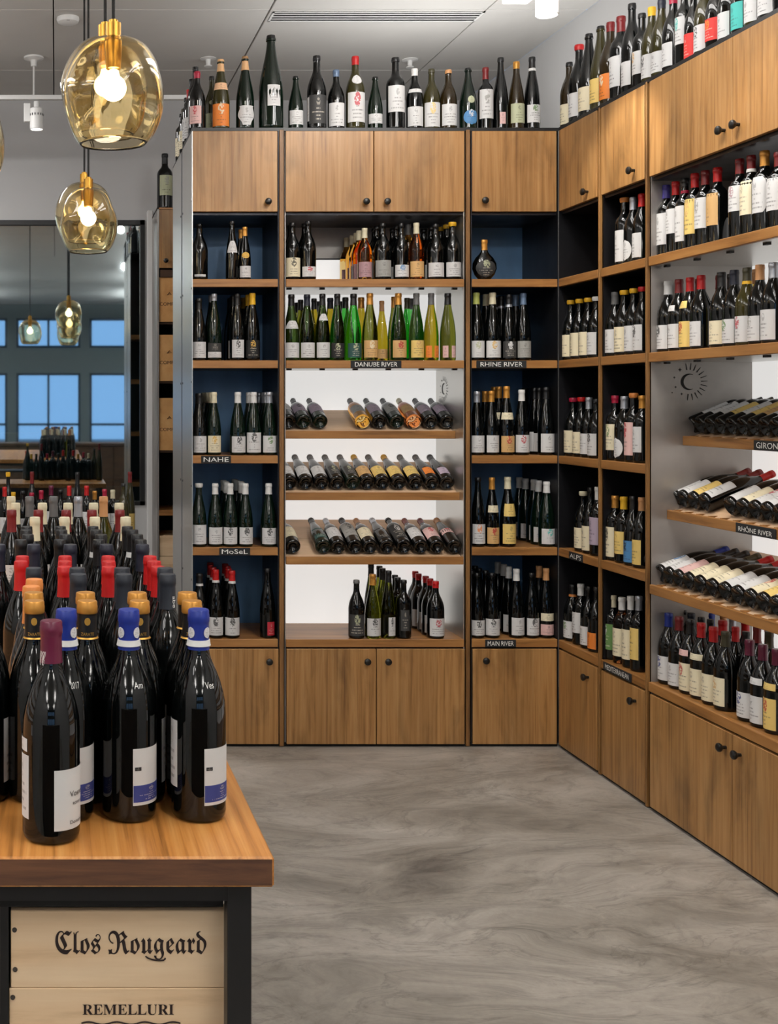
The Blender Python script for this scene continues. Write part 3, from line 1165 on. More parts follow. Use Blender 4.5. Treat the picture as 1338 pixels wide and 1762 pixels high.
uBL = unit('shelving_unit', 'narrow wood and steel shelf bay at the polished steel end, blue back', (XU0, YBK, 0), 0, XU1 - XU0,
           [(bx_(331.5) - XU0, bx_(477) - XU0, bx_(460) - XU0, 2.611)], [(bx_(331.5) - XU0, bx_(479) - XU0, bx_(462) - XU0, .413)],
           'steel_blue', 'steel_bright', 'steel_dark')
uBM = unit('shelving_unit', 'wide middle shelf bay with a white backlit panel and tilted racks', (XU1, YBK, 0), 0, XU2 - XU1,
           [(bx_(491.5) - XU1, bx_(642) - XU1, bx_(628) - XU1, 2.611), (bx_(643.6) - XU1, bx_(798.5) - XU1, bx_(664) - XU1, 2.611)],
           [(bx_(493) - XU1, bx_(646.5) - XU1, bx_(630) - XU1, .413), (bx_(648) - XU1, bx_(799) - XU1, bx_(665.5) - XU1, .413)],
           'steel', 'steel', 'steel_bright', True, (ZS[0], ZS[1], ZS[4]), .031, .028)
uBR = unit('shelving_unit', 'narrow shelf bay in the inner corner, blue back panel', (XU2, YBK, 0), 0, XU3 - XU2,
           [(bx_(812) - XU2, bx_(957) - XU2, bx_(831.5) - XU2, 2.616)], [(bx_(813) - XU2, bx_(957.5) - XU2, bx_(833) - XU2, .418)],
           'steel_blue', 'steel_dark', 'steel_dark')
# wooden posts that cover the joints of the bays
for xa, xb in ((480.5, 488.3), (801.6, 808.2)):
    pz = MB().box(bx_(xa) - XU1, bx_(xb) - XU1, -.002, .012, .004, TOPZ - .002, .0015).build('post_strip', M['strip_z'], uBM)
MB().box(.036, XU2 - XU1 - .033, DEP - .016, DEP - .008, .50, 2.385).build('light_panel', M['lightpanel'], uBM)
MB().box(.036, XU2 - XU1 - .033, DEP - .020, DEP - .006, 2.385, 2.393).build('panel_trim', M['black'], uBM)
A1 = rack(uBM, .036, (785.6 - PX) * 5.83 / F - XU1, .125, 1.512, 1.632)
A2 = rack(uBM, .036, (792 - PX) * 5.775 / F - XU1, .066, 1.215, 1.366)
A3 = rack(uBM, .036, XU2 - XU1 - .034, .002, .912, 1.068)
# screws down the steel end panel
for z in (2.62, 2.2, 1.75, 1.25, .8):
    for yy in (.02, DEP - .03):
        MB().lathe([(0, -.0025), (.005, -.002), (.006, 0), (0, .001)], 10, (0, yy, z), 'x').build('screw', M['black'], uBL, True)

YA, YBu, YC = 5.71, 5.290, 4.868
C_W = 1.245


def ry(x):
    return F * XU3 / (x - PX)


def rl(x, Y0):
    return Y0 - ry(x)


uA = unit('shelving_unit', 'first narrow dark bay of the right-hand wall, beside the corner', (XU3, YA, 0), R(-90), YA - YBu,
          [(.012, rl(1026.5, YA), rl(1012, YA), 2.604)], [(.012, rl(1027, YA), rl(1013, YA), .41)], 'black', 'steel_dark', 'steel_dark')
uB = unit('shelving_unit', 'second narrow dark bay of the right-hand wall, before the wide lit bay', (XU3, YBu, 0), R(-90), YBu - YC,
          [(rl(1034.5, YBu), rl(1108.5, YBu), rl(1092, YBu), 2.616)], [(rl(1035, YBu), rl(1109.5, YBu), rl(1094, YBu), .412)], 'black', 'steel_dark', 'steel_dark', il=.02)
mid = rl(1260.5, YC)
uC = unit('shelving_unit', 'wide lit bay of the right-hand wall with tilted racks of red wine', (XU3, YC, 0), R(-90), C_W,
          [(rl(1117.5, YC), mid - .002, rl(1247.5, YC), 2.63), (mid + .002, C_W - .02, rl(1272.5, YC), 2.63)],
          [(rl(1118.5, YC), mid - .002, rl(1249.5, YC), .412), (mid + .002, C_W - .02, rl(1275, YC), .412)],
          'steel_dark', 'steel', 'steel', True, (ZS[0], ZS[1], ZS[4]), .02)
MB().box(.004, .016, -.003, .012, .004, TOPZ - .002, .0015).build('post_strip', M['strip_z'], uB)
MB().box(.004, .016, -.003, .012, .004, TOPZ - .002, .0015).build('post_strip', M['strip_z'], uC)
MB().box(.026, C_W - .01, DEP - .016, DEP - .008, .50, 2.385).build('light_panel', M['lightpanel'], uC)
B1 = rack(uC, .026, C_W - .01, .138, 1.515, 1.632)
B2 = rack(uC, .026, C_W - .01, .074, 1.215, 1.366)
B3 = rack(uC, .026, C_W - .01, .004, .912, 1.068)
def lit_bay(loc, rz, text):
    u = unit('shelving_unit', text, loc, rz, C_W, [(.012, C_W / 2 - .002, C_W / 2 - .04, 2.63), (C_W / 2 + .002, C_W - .02, C_W / 2 + .04, 2.63)],
             [(.012, C_W / 2 - .002, C_W / 2 - .04, .412), (C_W / 2 + .002, C_W - .02, C_W / 2 + .04, .412)], 'steel_dark', 'steel', 'steel', True, (ZS[0], ZS[1], ZS[4]), .02)
    MB().box(.026, C_W - .01, DEP - .016, DEP - .008, .50, 2.385).build('light_panel', M['lightpanel'], u)
    MB().box(.004, .016, -.003, .012, .004, TOPZ - .002, .0015).build('post_strip', M['strip_z'], u)
    for yf, zf, zb in ((.138, 1.515, 1.632), (.074, 1.215, 1.366), (.004, .912, 1.068)):
        rack(u, .026, C_W - .01, yf, zf, zb)


for i, (tx, ty) in enumerate((('wide lit bay of the right-hand wall, next toward the street', 'wide lit bay of the opposite wall, farthest from the street'),
                              ('wide lit bay of the right-hand wall, beside the viewer', 'wide lit bay of the opposite wall, beside the viewer'))):
    lit_bay((XU3, YC - C_W * (i + 1), 0), R(-90), tx)
    lit_bay((-XU3, YC - C_W * (i + 2), 0) if False else (-XU3, YC - C_W * (3 - i), 0), R(90), ty)
# notched dividers along the lips of the right-hand racks
for yf, zf in ((.138, 1.515), (.074, 1.215), (.004, .912)):
    dv = MB()
    for i in range(14):
        xx = .05 + i * .084
        dv.box(xx, xx + .012, yf + .016, yf + .05, zf - .014, zf + .002)
    q = dv.build('dividers', M['strip_x'], uC)
    q['kind'] = 'stuff'


# sun-and-moon emblem cut as thin black plates on the inner side panels
def emblem(u, x, y, z, s, face):
    mb = MB()
    pts_o, pts_i = [], []
    n = 20
    for i in range(n + 1):
        a = R(62 + 236 * i / n)
        pts_o.append((math.cos(a) * .38, math.sin(a) * .38))
        b = R(70 + 220 * i / n)
        pts_i.append((.085 + math.cos(b) * .335, math.sin(b) * .335))
    polys = []
    for i in range(n):
        polys.append([pts_o[i], pts_o[i + 1], pts_i[i + 1], pts_i[i]])
    for i in range(13):
        a = R(100 - i * 16.2)
        c_, s_ = math.cos(a), math.sin(a)
        r0, r1, w0 = .56, .86, .025
        polys.append([(c_ * r0 + s_ * w0, s_ * r0 - c_ * w0), (c_ * r1 + s_ * w0 * .4, s_ * r1 - c_ * w0 * .4), (c_ * r1 - s_ * w0 * .4, s_ * r1 + c_ * w0 * .4), (c_ * r0 - s_ * w0, s_ * r0 + c_ * w0)])
    for (cx, cy, q) in ((-.42, .56, .10), (-.68, .2, .07), (-.62, -.24, .07), (-.34, -.56, .07), (-.78, -.5, .05)):
        for k_ in range(4):
            a = R(90 * k_)
            b = R(90 * k_ + 90)
            m_ = R(90 * k_ + 45)
            polys.append([(cx, cy), (cx + math.cos(a) * q, cy + math.sin(a) * q), (cx + math.cos(m_) * q * .38, cy + math.sin(m_) * q * .38), (cx + math.cos(b) * q, cy + math.sin(b) * q)])
    for p in polys:
        p3 = []
        for (a, b) in p:
            p3.append((x, y + face * a * s, z + b * s))
        mb.add(p3, [(0, 1, 2, 3)])
    return mb.build('sun_moon_emblem', M['ink_black'], u)


emblem(uC, .0252, .165, 1.735, .088, 1)
emblem(uBM, XU2 - XU1 - .0332, .30, 1.72, .075, -1)

# under-shelf clips of the lit bays
for u, wd in ((uBM, XU2 - XU1), (uC, C_W)):
    for z in (ZS[0], ZS[1]):
        mb = MB()
        for i in range(6):
            xx = .06 + i * (wd - .12) / 5
            mb.box(xx - .012, xx + .012, .05, .066, z - TH - .008, z - TH)
        q = mb.build('shelf_clips', M['black'], u)
        q['kind'] = 'stuff'

# second free-standing unit back to back behind the first (only its steel end and top show)
uR = empty('shelving_unit', (XU0, YBK + DEP + .045, 0))
wR, dR = XU3 - XU0, .44
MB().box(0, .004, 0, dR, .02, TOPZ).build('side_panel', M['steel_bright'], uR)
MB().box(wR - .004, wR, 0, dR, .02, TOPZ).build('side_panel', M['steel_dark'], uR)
MB().box(.004, wR - .004, 0, .004, .02, TOPZ).build('back_panel', M['steel_dark'], uR)
MB().box(0, wR, 0, dR, TOPZ - .006, TOPZ).build('top_panel', M['black'], uR)
MB().box(0, wR, 0, dR - .01, 0, .02).build('plinth', M['black_gap'], uR)
for z in ZS:
    MB().box(.004, wR - .004, .004, dR, z - TH, z).build('shelf', M['strip_x'], uR)
for z in (2.62, 2.2, 1.75, 1.25):
    MB().lathe([(0, -.0025), (.005, -.002), (.006, 0), (0, .001)], 10, (0, .02, z), 'x').build('screw', M['black'], uR, True)
MB().box(wR - .22, wR - .02, .02, .05, TOPZ + .03, TOPZ + .045).build('top_rail', M['black'], uR)
MB().box(wR - .22, wR - .205, .02, .05, TOPZ, TOPZ + .03).build('rail_foot', M['black'], uR)
MB().box(wR - .035, wR - .02, .02, .05, TOPZ, TOPZ + .03).build('rail_foot', M['black'], uR)
tag(uR, 'rear shelving unit standing back to back behind the blue-backed bays', 'shelving unit')


# ------------------------------------------------------------------ chalk tags on the shelf edges
def sign(u, x0, x1, z, text, wob=.0009, y=0.0, lab=None, hh=.036):
    s = empty('shelf_sign')
    s.matrix_world = u.matrix_world
    bpy.context.view_layer.update()
    s.location = Matrix.Translation(u.location) @ Matrix.Rotation(u.rotation_euler.z, 4, 'Z') @ Vector(((x0 + x1) / 2, y - .0045, z))
    s.rotation_euler = u.rotation_euler
    wd = x1 - x0
    MB().box(-wd / 2, wd / 2, 0, .0035, -hh / 2, hh / 2, .0012).build('board', M['signboard'], s)
    flat_text(text, M['chalk'], s, (0, -.0006, 0), wd * .84, hh * .60, wob)
    tag(s, lab, 'sign', 'chalkboard shelf signs')


def zc(z):
    return z - TH / 2


sign(uBL, bx_(346) - XU0, bx_(397) - XU0, zc(ZS[2]), 'NAHE', lab='black chalk sign reading NAHE on the steel-end bay')
sign(uBL, bx_(377) - XU0, bx_(430) - XU0, zc(ZS[3]), 'MoSeL', lab='black chalk sign reading MOSEL on the steel-end bay')
sign(uBM, bx_(603) - XU1, bx_(690) - XU1, zc(ZS[1]), 'DANUBE RIVER', lab='black chalk sign reading DANUBE RIVER on the middle bay')
sign(uBR, bx_(819) - XU2, bx_(905) - XU2, zc(ZS[1]), 'RHINE RIVER', lab='black chalk sign reading RHINE RIVER on the corner bay')
sign(uBR, bx_(834) - XU2, bx_(887) - XU2, zc(ZS[4]), 'MAIN RIVER', lab='black chalk sign reading MAIN RIVER on the corner bay')
sign(uA, rl(980, YA), rl(1003, YA), zc(ZS[3]), 'ALPS', lab='black chalk sign reading ALPS on a dark narrow bay')
sign(uB, rl(1039, YBu), rl(1087, YBu), zc(ZS[4]), 'MEDITERRANEAN', lab='black chalk sign reading MEDITERRANEAN below the cream-capped bottles')


def rlx(x, Xf, Y0):
    return Y0 - F * Xf / (x - PX)


sign(uC, rlx(1298, XU3 + .138, YC), rlx(1362, XU3 + .138, YC), 1.496, 'GIRONDE', y=.138, lab='black chalk sign reading GIRONDE on the upper right rack')
sign(uC, rlx(1267, XU3 + .074, YC), rlx(1336, XU3 + .074, YC), 1.196, 'RHÔNE RIVER', y=.074, lab='black chalk sign reading RHONE RIVER on the middle right rack')

# ================================================================== BOTTLES ON TOP OF THE UNITS
ZT = TOPZ + .008
row('on the back cabinets', 'bottles standing on top of the back shelves', ZT, ('b', 5.785), '''
339 124 burg dark short.crimson pink/crimson:.10_.40:45::-20
379.5 103 champ olive long.peach;- orange/cream:.05_.36;peach:.56_.66
421.5 98 champ darkgreen tall.peach+tip.black;- white:.06_.32:62:shield
466 62 champ darkgreen tip.black white:.24_.46:32::12
508.5 132 champ darkgreen tip.black white:.10_.36
544.5 97 burg dark tip.black charcoal:.08_.46;white:.12_.44:12::-70
578 121 burg dark short.bluegrey white:.06_.44
611 98 burg olive short.red white/crimson:.10_.50;white:.61_.74:40:oval
645 133 champ darkgreen tip.black white:.12_.30
680 100 bord dark tip.black white:.24_.60
713 119 burg dark short.white white:.06_.37;white:.60_.66
742 119.5 burg olive tip.olive white/yellow:.05_.44
771 121 burg brown tip.tan white:.07_.42
805 118 champ darkgreen tip.black blue/white:.08_.32:52:oval;sage:.42_.54:24:oval
835 117 bord dark long.darkred white/grey:.18_.64
861 100 flute dark tip.black pink:.08_.24:22
888 107 flute brown short.gold sage:.10_.38
915 99 flute dark long.black+band.white white/green:.10_.34
'''.replace(';-', ''), rmax=.09)
bottle('burg', (wx(364, 5.885), 5.885, ZT), (0, 0, 0), wz(132, 5.885) - ZT, .8, 'olive', [('tip', 'black')], parse_labels('sage:.06_.36;sage:.50_.58:30:oval', 'burg'),
       'olive bottle with small sage seal squeezed behind the peach-collared bottle on the cabinets', 'bottles standing on top of the back shelves')
for i, (x, top, Y, kd, gl, cp, lb) in enumerate([
        (331, 116, 5.93, 'bord', 'dark', 'tip.black', 'white'), (325, 137, 6.08, 'burg', 'dark', 'long.black', 'white'), (320, 155, 6.20, 'bord', 'dark', 'long.red', 'white'),
        (315, 169, 6.32, 'burg', 'dark', 'tip.black', 'cream'), (310, 188, 6.45, 'flute', 'olive', 'long.olive', 'cream'), (306, 214, 6.56, 'bord', 'dark', 'tip.black', 'cream')]):
    z_ = ZT
    bottle(kd, (max(wx(x, Y), XU0 + .042), Y, z_), (0, 0, R(-60)), max(.27, min(.36, wz(top, Y) - z_)), .95, gl, parse_caps(cp), parse_labels(lb, kd),
           '%s bottle, %s cap, %s in the file along the steel end, on top' % (GW[gl], cp.split('.')[1], ORD[i]), 'bottles along the top of the steel end')

row('on the right cabinets', 'bottles standing on top of the right-hand shelves', ZT, ('r', 2.475), '''
979 108 burg brown tip.black cream:.06_.36
996 78 burg dark wax.red white:.08_.38
1013 59 champ dark tip.black cream:.08_.36
1033 46 champ olive tip.black yellow:.10_.38
1050 39 burg brown short.darkred orange/cream:.08_.38
1068 29 bord dark long.darkred white:.16_.52
1087 7 burg dark tip.black white:.10_.36
1104 24 bord dark tip.black white/tan:.20_.50
1121 13 burg olive short.yellow white/black:.08_.38
1138 0 burg olive short.navy white:.08_.34
1158 -8 burg dark short.crimson white:.08_.38
1177 -22 bord dark tip.black white/teal:.28_.62
1193 -14 burg dark tip.black red:.06_.40
1213 -34 burg olive tip.black white/black:.06_.40
1233 -40 burg dark tip.black red/orange:.12_.42
1256 -54 burg dark tip.black white:.06_.40
1279 -66 burg dark tip.black teal:.08_.44
1302 -80 burg olive tip.black white:.08_.40
1326 -94 burg dark tip.black white:.08_.40
''', rmax=.046)

# ================================================================== BACK SHELVES, NARROW BAY AT THE STEEL END
Y1 = 5.765
row('top shelf, steel-end bay', 'bottles in the steel-end bay', ZS[0], ('b', Y1), '''
343 386 burg dark - white:.05_.09:40
399 381 flute dark tip.black white:.46_.66:55:bell
421 391 flute dark long.gold white:.02_.26;gold:.40_.52:40:oval 1
''')
row('second shelf, steel-end bay', 'bottles in the steel-end bay', ZS[1], ('b', Y1), '''
342 514 flute dark long.black white:.02_.30 1
368 506 flute darkgreen short.silver charcoal:.14_.26;white:.01_.13 1
408 506 flute dark long.black white/black:.01_.31:52 3
434 505 flute dark long.yellow black/gold:.03_.30 3
''')
row('on the NAHE shelf', 'bottles on the NAHE shelf', ZS[2], ('b', Y1), '''
343 677 flute dark long.black white:.01_.31 1
368 675 flute darkgreen long.cream cream/gold:.01_.31 4
409 675 flute darkgreen long.white white/black:.01_.30
436 675 flute darkgreen long.white white/black:.01_.36 2
463 675 flute darkgreen long.silver white/green:.01_.31 3
''')
row('on the MOSEL shelf', 'bottles on the MOSEL shelf', ZS[3], ('b', Y1), '''
342 832 flute darkgreen wax.white white:.01_.35
370 832 flute darkgreen long.white white:.01_.31
396 832 flute darkgreen long.white white/black:.01_.31 3
422 832 flute darkgreen long.white white/black:.01_.31 4
462 832 flute darkgreen long.white white/black:.01_.30
''')
row('bottom shelf, steel-end bay', 'bottles in the steel-end bay', ZS[4], ('b', Y1), '''
343 987 flute dark long.black+band.white white:.01_.31
371 980 flute dark long.red+band.white white/black:.01_.31 3
399 982 flute dark long.red+band.white white/black:.01_.31 3
460 978 flute dark tip.black crimson:.01_.24:30::20
''')
# ------------------------------------------------------------------ wide middle bay
row('top shelf, lit middle bay', 'bottles on the top shelf of the lit bay', ZS[0], ('b', Y1), '''
503 384 burg dark tip.black cream/black:.03_.38 1
530 381 burg dark tip.black white/crimson:.03_.22 1
627 393 burg amber long.cream mauve:.02_.34 4
658 385 burg dark tip.black grey:.02_.34 2
690 385 burg dark tip.black white/blue:.02_.26 2
716 384 burg rose long.cream tan:.02_.32
749 386 burg dark tip.black white:.02_.30 2
778 383 burg dark wax.yellow white:.02_.30 2
''')
bottle('burg', (wx(702, 5.86), 5.86, ZS[0]), (0, 0, 0), .285, .9, 'amber', [('long', 'grey')], [], 'amber wine bottle showing between the blue-emblem and orange-pink bottles, top lit shelf', 'bottles on the top shelf of the lit bay')
row('on the DANUBE RIVER shelf', 'bottles on the DANUBE RIVER shelf', ZS[1], ('b', Y1), '''
501 507 flute deepgreen long.black white:.01_.27;white:.48_.60:60:bell
528 507 flute deepgreen long.navy white:.01_.27
554.5 506 flute deepgreen long.black white:.01_.27;white:.60_.70:50:bell
580 506 flute deepgreen long.black black/sage:.02_.26
608 506 flute green long.black darkteal/sage:.02_.26
636 505 flute moss long.gold tan/cream:.01_.30
685 505 flute deepgreen long.gold tan/crimson:.01_.30
716 505 flute deepgreen long.grey yellow/tan:.01_.30
741.5 505 flute yellow long.grey orange:.02_.22:24::-34;orange:.02_.22:24::34
770 505 flute moss long.black pink:.02_.22:20::-32;pink:.02_.22:20::32
''')
row('second row, DANUBE RIVER shelf', 'bottles on the DANUBE RIVER shelf', ZS[1], ('b', Y1 + .09), '''
517 516 flute moss long.black -
540 514 flute yellow long.black -
568 513 flute yellow long.navy -
594 512 flute green long.black -
621 512 flute yellow long.gold -
656.5 518 flute yellow long.tan tan:.02_.20
677 511 flute moss long.gold tan
700 513 flute green long.olive -
''')
row('third row, DANUBE RIVER shelf', 'bottles on the DANUBE RIVER shelf', ZS[1], ('b', Y1 + .18), '''
512 521 flute moss long.black -
547 519 flute moss long.black -
587 519 flute moss long.black -
707 514 flute green long.grey -
''')
row('bottom shelf, lit middle bay', 'bottles on the bottom shelf of the lit bay', ZS[4], ('b', Y1 - .012), '''
613 998 burg dark tip.grey charcoal/sage:.03_.42
641 988 flute moss long.gold white/black:.02_.32
668 982 flute moss long.black white/black:.02_.32:30::15 2
694 998 bord dark tip.black charcoal:.14_.50:34 2
749 1000 burg dark short.red white/crimson:.02_.36 4
''')
bottle('flute', (wx(638, 5.86), 5.86, ZS[4]), (0, 0, 0), .34, .9, 'moss', [('long', 'black')], [], 'moss-green slim bottle, black cap, behind the gold-capped one, bottom shelf, lit middle bay', 'bottles on the bottom shelf of the lit bay')
# ------------------------------------------------------------------ corner bay
row('top shelf, corner bay', 'bottles in the corner bay', ZS[0], ('b', Y1 + .01), '''
833 413 bock dark long.gold charcoal/sage:.06_.50:55:oval
''', rz=0)
row('on the RHINE RIVER shelf', 'bottles on the RHINE RIVER shelf', ZS[1], ('b', Y1), '''
819 504 flute dark long.lime white/sage:.02_.29
847 504 flute dark long.cream white/gold:.02_.29 1
875 507 flute dark long.black+band.silver charcoal/white:.02_.29 3
900 505 flute dark long.bluegrey grey:.02_.29 2
''')
row('third shelf, corner bay', 'bottles in the corner bay', ZS[2], ('b', Y1), '''
820 674 flute dark long.silver white:.02_.31
845 673 flute dark long.gold white:.02_.31 1
871 665 flute dark long.gold tan/crimson:.01_.28;cream:.52_.62:70 2
897 671 flute dark long.white white/crimson:.02_.31
939 667 flute dark long.black white:.02_.32 3
''')
bottle('flute', (wx(919, 5.86), 5.86, ZS[2]), (0, 0, 0), .325, .85, 'dark', [('long', 'black')], parse_labels('white', 'flute'), 'dark slim bottle with white label showing behind the white-capped one, third corner shelf', 'bottles in the corner bay')
row('fourth shelf, corner bay', 'bottles in the corner bay', ZS[3], ('b', Y1), '''
822 822 flute dark tip.black white/orange:.02_.33
846 822 flute dark long.gold tan/crimson:.01_.28;cream:.50_.60:60
873 821 flute dark long.cream yellow:.01_.33;yellow:.44_.62:55
940 829 flute darkgreen long.white white/teal:.02_.28 4
''')
row('on the MAIN RIVER shelf', 'bottles on the MAIN RIVER shelf', ZS[4], ('b', Y1), '''
820 986 flute dark tip.black white/black:.02_.28 2
846 986 flute dark tip.black white/black:.02_.30 3
888 979 flute dark long.white white:.02_.30 3
914 986 flute dark tip.black white/black:.02_.31
939 978 flute dark long.tan pink:.01_.20;cream:.25_.36:60 1
''')

# ================================================================== RIGHT WALL, NARROW BAYS
XR1 = 2.468
row('second shelf, first right bay', 'bottles in the first right bay', ZS[1], ('r', XR1), '''
982 517 burg dark wax.yellow cream:.06_.42
997 515 burg dark wax.yellow cream:.06_.44
1012 513 burg dark wax.yellow cream:.06_.44
1026 511 burg dark wax.white white:.06_.42
''')
row('third shelf, first right bay', 'bottles in the first right bay', ZS[2], ('r', XR1), '''
986 685 burg dark wax.crimson cream:.06_.44
1000 684 burg dark wax.red cream:.06_.42
1013 684 burg dark long.silver white:.06_.40
1026 687 burg dark tip.black white/black:.04_.42
''')
row('on the ALPS shelf', 'bottles on the ALPS shelf', ZS[3], ('r', XR1), '''
1003 846 burg dark wax.cream cream:.06_.40
1016 839 burg dark tip.black cream:.05_.42
1029 838 bord dark long.white lilac:.16_.56
''')
row('bottom shelf, first right bay', 'bottles in the first right bay', ZS[4], ('r', XR1), '''
985 1006 burg dark long.black+band.orange white/green:.06_.36
999 1005 bord dark long.white white:.20_.54
1013 1009 burg dark tip.black white:.06_.36
1026 1010 burg dark tip.black orange:.04_.30
''')
row('top shelf, second right bay', 'bottles in the second right bay', ZS[0], ('r', XR1), '''
1074 341 bord dark wax.orange white:.06_.52
1089 340 burg dark long.silver white:.04_.36:50:oval
1104 334 burg dark long.red white:.06_.42
''')
row('second shelf, second right bay', 'bottles in the second right bay', ZS[1], ('r', XR1), '''
1058 503 burg dark long.grey white:.06_.42
1074 500 burg dark wax.yellow cream:.06_.44
1090 497 burg dark wax.yellow white:.06_.44
1105 494 burg dark wax.red white/black:.06_.44
''')
row('third shelf, second right bay', 'bottles in the second right bay', ZS[2], ('r', XR1), '''
1058 681 bord dark short.crimson cream/green:.16_.56
1074 682 burg dark long.silver white:.05_.36:52:oval
1090 677 bord dark wax.orange pink/crimson:.10_.58
1105 681 bord dark long.gold white:.16_.54
''')
row('fourth shelf, second right bay', 'bottles in the second right bay', ZS[3], ('r', XR1), '''
1058 853 bord dark long.gold cream/black:.06_.52
1073 855 bord dark long.yellow yellow:.14_.48
1089 854 burg dark long.black blue/black:.04_.36
1104 856 burg dark long.tan yellow:.02_.40
''')
row('on the MEDITERRANEAN shelf', 'bottles on the MEDITERRANEAN shelf', ZS[4], ('r', XR1), '''
1054 1024 bord dark long.cream green/white:.16_.56
1070 1028 bord rose long.white cream:.12_.54
1085 1026 bord dark long.white cream:.12_.54
1099 1026 bord dark long.silver yellow:.16_.58
''')
bottle('bord', (2.56, ry(1112), ZS[4]), (0, 0, R(-90)), .29, .95, 'dark', [('long', 'black')], parse_labels('yellow/black:.10_.5', 'bord'), 'dark square-shouldered bottle with yellow label tucked behind the MEDITERRANEAN row', 'bottles on the MEDITERRANEAN shelf')

# ------------------------------------------------------------------ wide lit bay
XR2 = 2.478
row('top shelf, wide lit right bay', 'bottles on the top shelf of the wide right bay', ZS[0], ('r', XR2), '''
1146 319 bord dark long.purple white:.16_.60
1162 313 bord dark long.red white:.28_.62
1178 307 bord dark short.black+band.crimson white:.14_.62
1195 299 bord dark long.red yellow/olive:.20_.66
1213 294 bord dark long.darkred white/grey:.24_.64
1234 289 bord dark long.red tan/olive:.24_.66
1272 274 bord dark long.darkred white/mauve:.34_.66
1292 268 bord dark long.darkred+band.white cream:.26_.68
1315 260 bord dark long.gold white:.24_.68::oct
1340 262 bord dark long.darkred white:.24_.66
'''.replace('olive:', 'tan:'))
row('second shelf, wide lit right bay', 'bottles on the second shelf of the wide right bay', ZS[1], ('r', XR2), '''
1149 484 burg dark long.white white/black:.02_.38
1168 481 burg dark long.darkred white:.02_.38;white:.56_.64:40
1187 478 burg dark long.red yellow/crimson:.02_.40;yellow:.58_.68:45
1206 474 burg dark long.red white:.02_.38
1241 469 burg dark long.black cream:.04_.36
1263 465 burg dark long.navy white/green:.04_.36
1285 461 burg olive long.olive+band.yellow white/crimson:.02_.38
1307 456 burg dark long.tan white/grey:.02_.36
1330 452 burg dark long.silver white:.02_.42
''')
row('back row, second wide right shelf', 'bottles on the second shelf of the wide right bay', ZS[1], ('r', XR2 + .09), '''
1203 480 burg dark long.darkred yellow
1238 474 burg dark long.darkred -
1258 472 burg dark long.black -
1300 464 burg yellow long.tan -
''')
row('bottom shelf, wide right bay', 'bottles on the bottom shelf of the wide right bay', ZS[4], ('r', XR2), '''
1150 1055 burg dark long.blue white/navy:.06_.40
1168 1061 burg dark long.darkred white:.04_.36
1187 1066 burg dark long.black cream/crimson:.02_.42;pink:.52_.60:50
1206 1072 burg dark long.red cream:.04_.40;cream:.52_.60:70
1227 1079 burg dark long.red cream:.04_.40
1248 1087 burg dark long.olive cream/tan:.06_.42
1289 1101 burg dark long.burgundy white/navy:.04_.36
1312 1109 burg dark long.burgundy white:.04_.38;white:.52_.60:60
1336 1117 burg dark long.burgundy yellow/crimson:.03_.42;yellow:.52_.60:60
''')
row('middle row, bottom wide right shelf', 'bottles on the bottom shelf of the wide right bay', ZS[4], ('r', XR2 + .095), '''
1167 1056 burg dark long.blue -
1189 1055 burg dark long.navy -
1206 1062 burg dark long.black -
1222 1066 burg dark long.black -
1243 1068 burg dark long.red -
1265 1079 burg dark long.red -
1283 1087 burg dark long.black -
1302 1078 burg dark long.darkred -
1323 1087 burg dark long.olive -
''')
row('back row, bottom wide right shelf', 'bottles on the bottom shelf of the wide right bay', ZS[4], ('r', XR2 + .19), '''
1190 1055 burg dark long.blue -
1222 1055 burg dark long.blue -
1244 1057 burg dark long.tan -
1260 1062 burg dark long.silver -
1282 1068 burg dark long.red -
1302 1075 burg dark long.cream -
1322 1080 burg dark long.red -
''')


# ------------------------------------------------------------------ bottles lying on the tilted racks
def racked(place, group, side, yf, zf, ang, spec, X0=None):
    items = [ln.split() for ln in spec.strip().splitlines()]
    r = .0378
    for i, t in enumerate(items):
        x, kind, gl, cp, lb = float(t[0]), t[1], t[2], t[3], t[4]
        h0 = PROF[kind][0]
        r0 = max(p[0] for p in PROF[kind][1])
        rs = r / r0
        # base sits just behind the lip, axis one radius above the board
        yb = yf + .022 + r * math.sin(ang) * 1.0
        zb = zf - .010 + .003 + r / math.cos(ang) + .022 * math.tan(ang) - r * math.sin(ang) * math.tan(ang) + r * math.sin(ang) * math.tan(ang)
        if side == 'b':
            Y = YBK + yb
            loc = (wx(x, Y), Y, zb)
            rz = 0
        else:
            X = XU3 + yb
            loc = (X, F * X / (x - PX), zb)
            rz = R(-90)
        caps, labs = parse_caps(cp), parse_labels(lb, kind)
        h = min(h0, .298)
        tx = '%s bottle lying, %s cap%s, %s from left, %s' % (GW[gl], CW.get(caps[0][1], caps[0][1]), ', %s label' % labs[0][0] if labs else '', ORD[i], place)
        bottle(kind, loc, (-(math.pi / 2 - ang), 0, rz), h, rs, gl, caps, labs, tx, group)


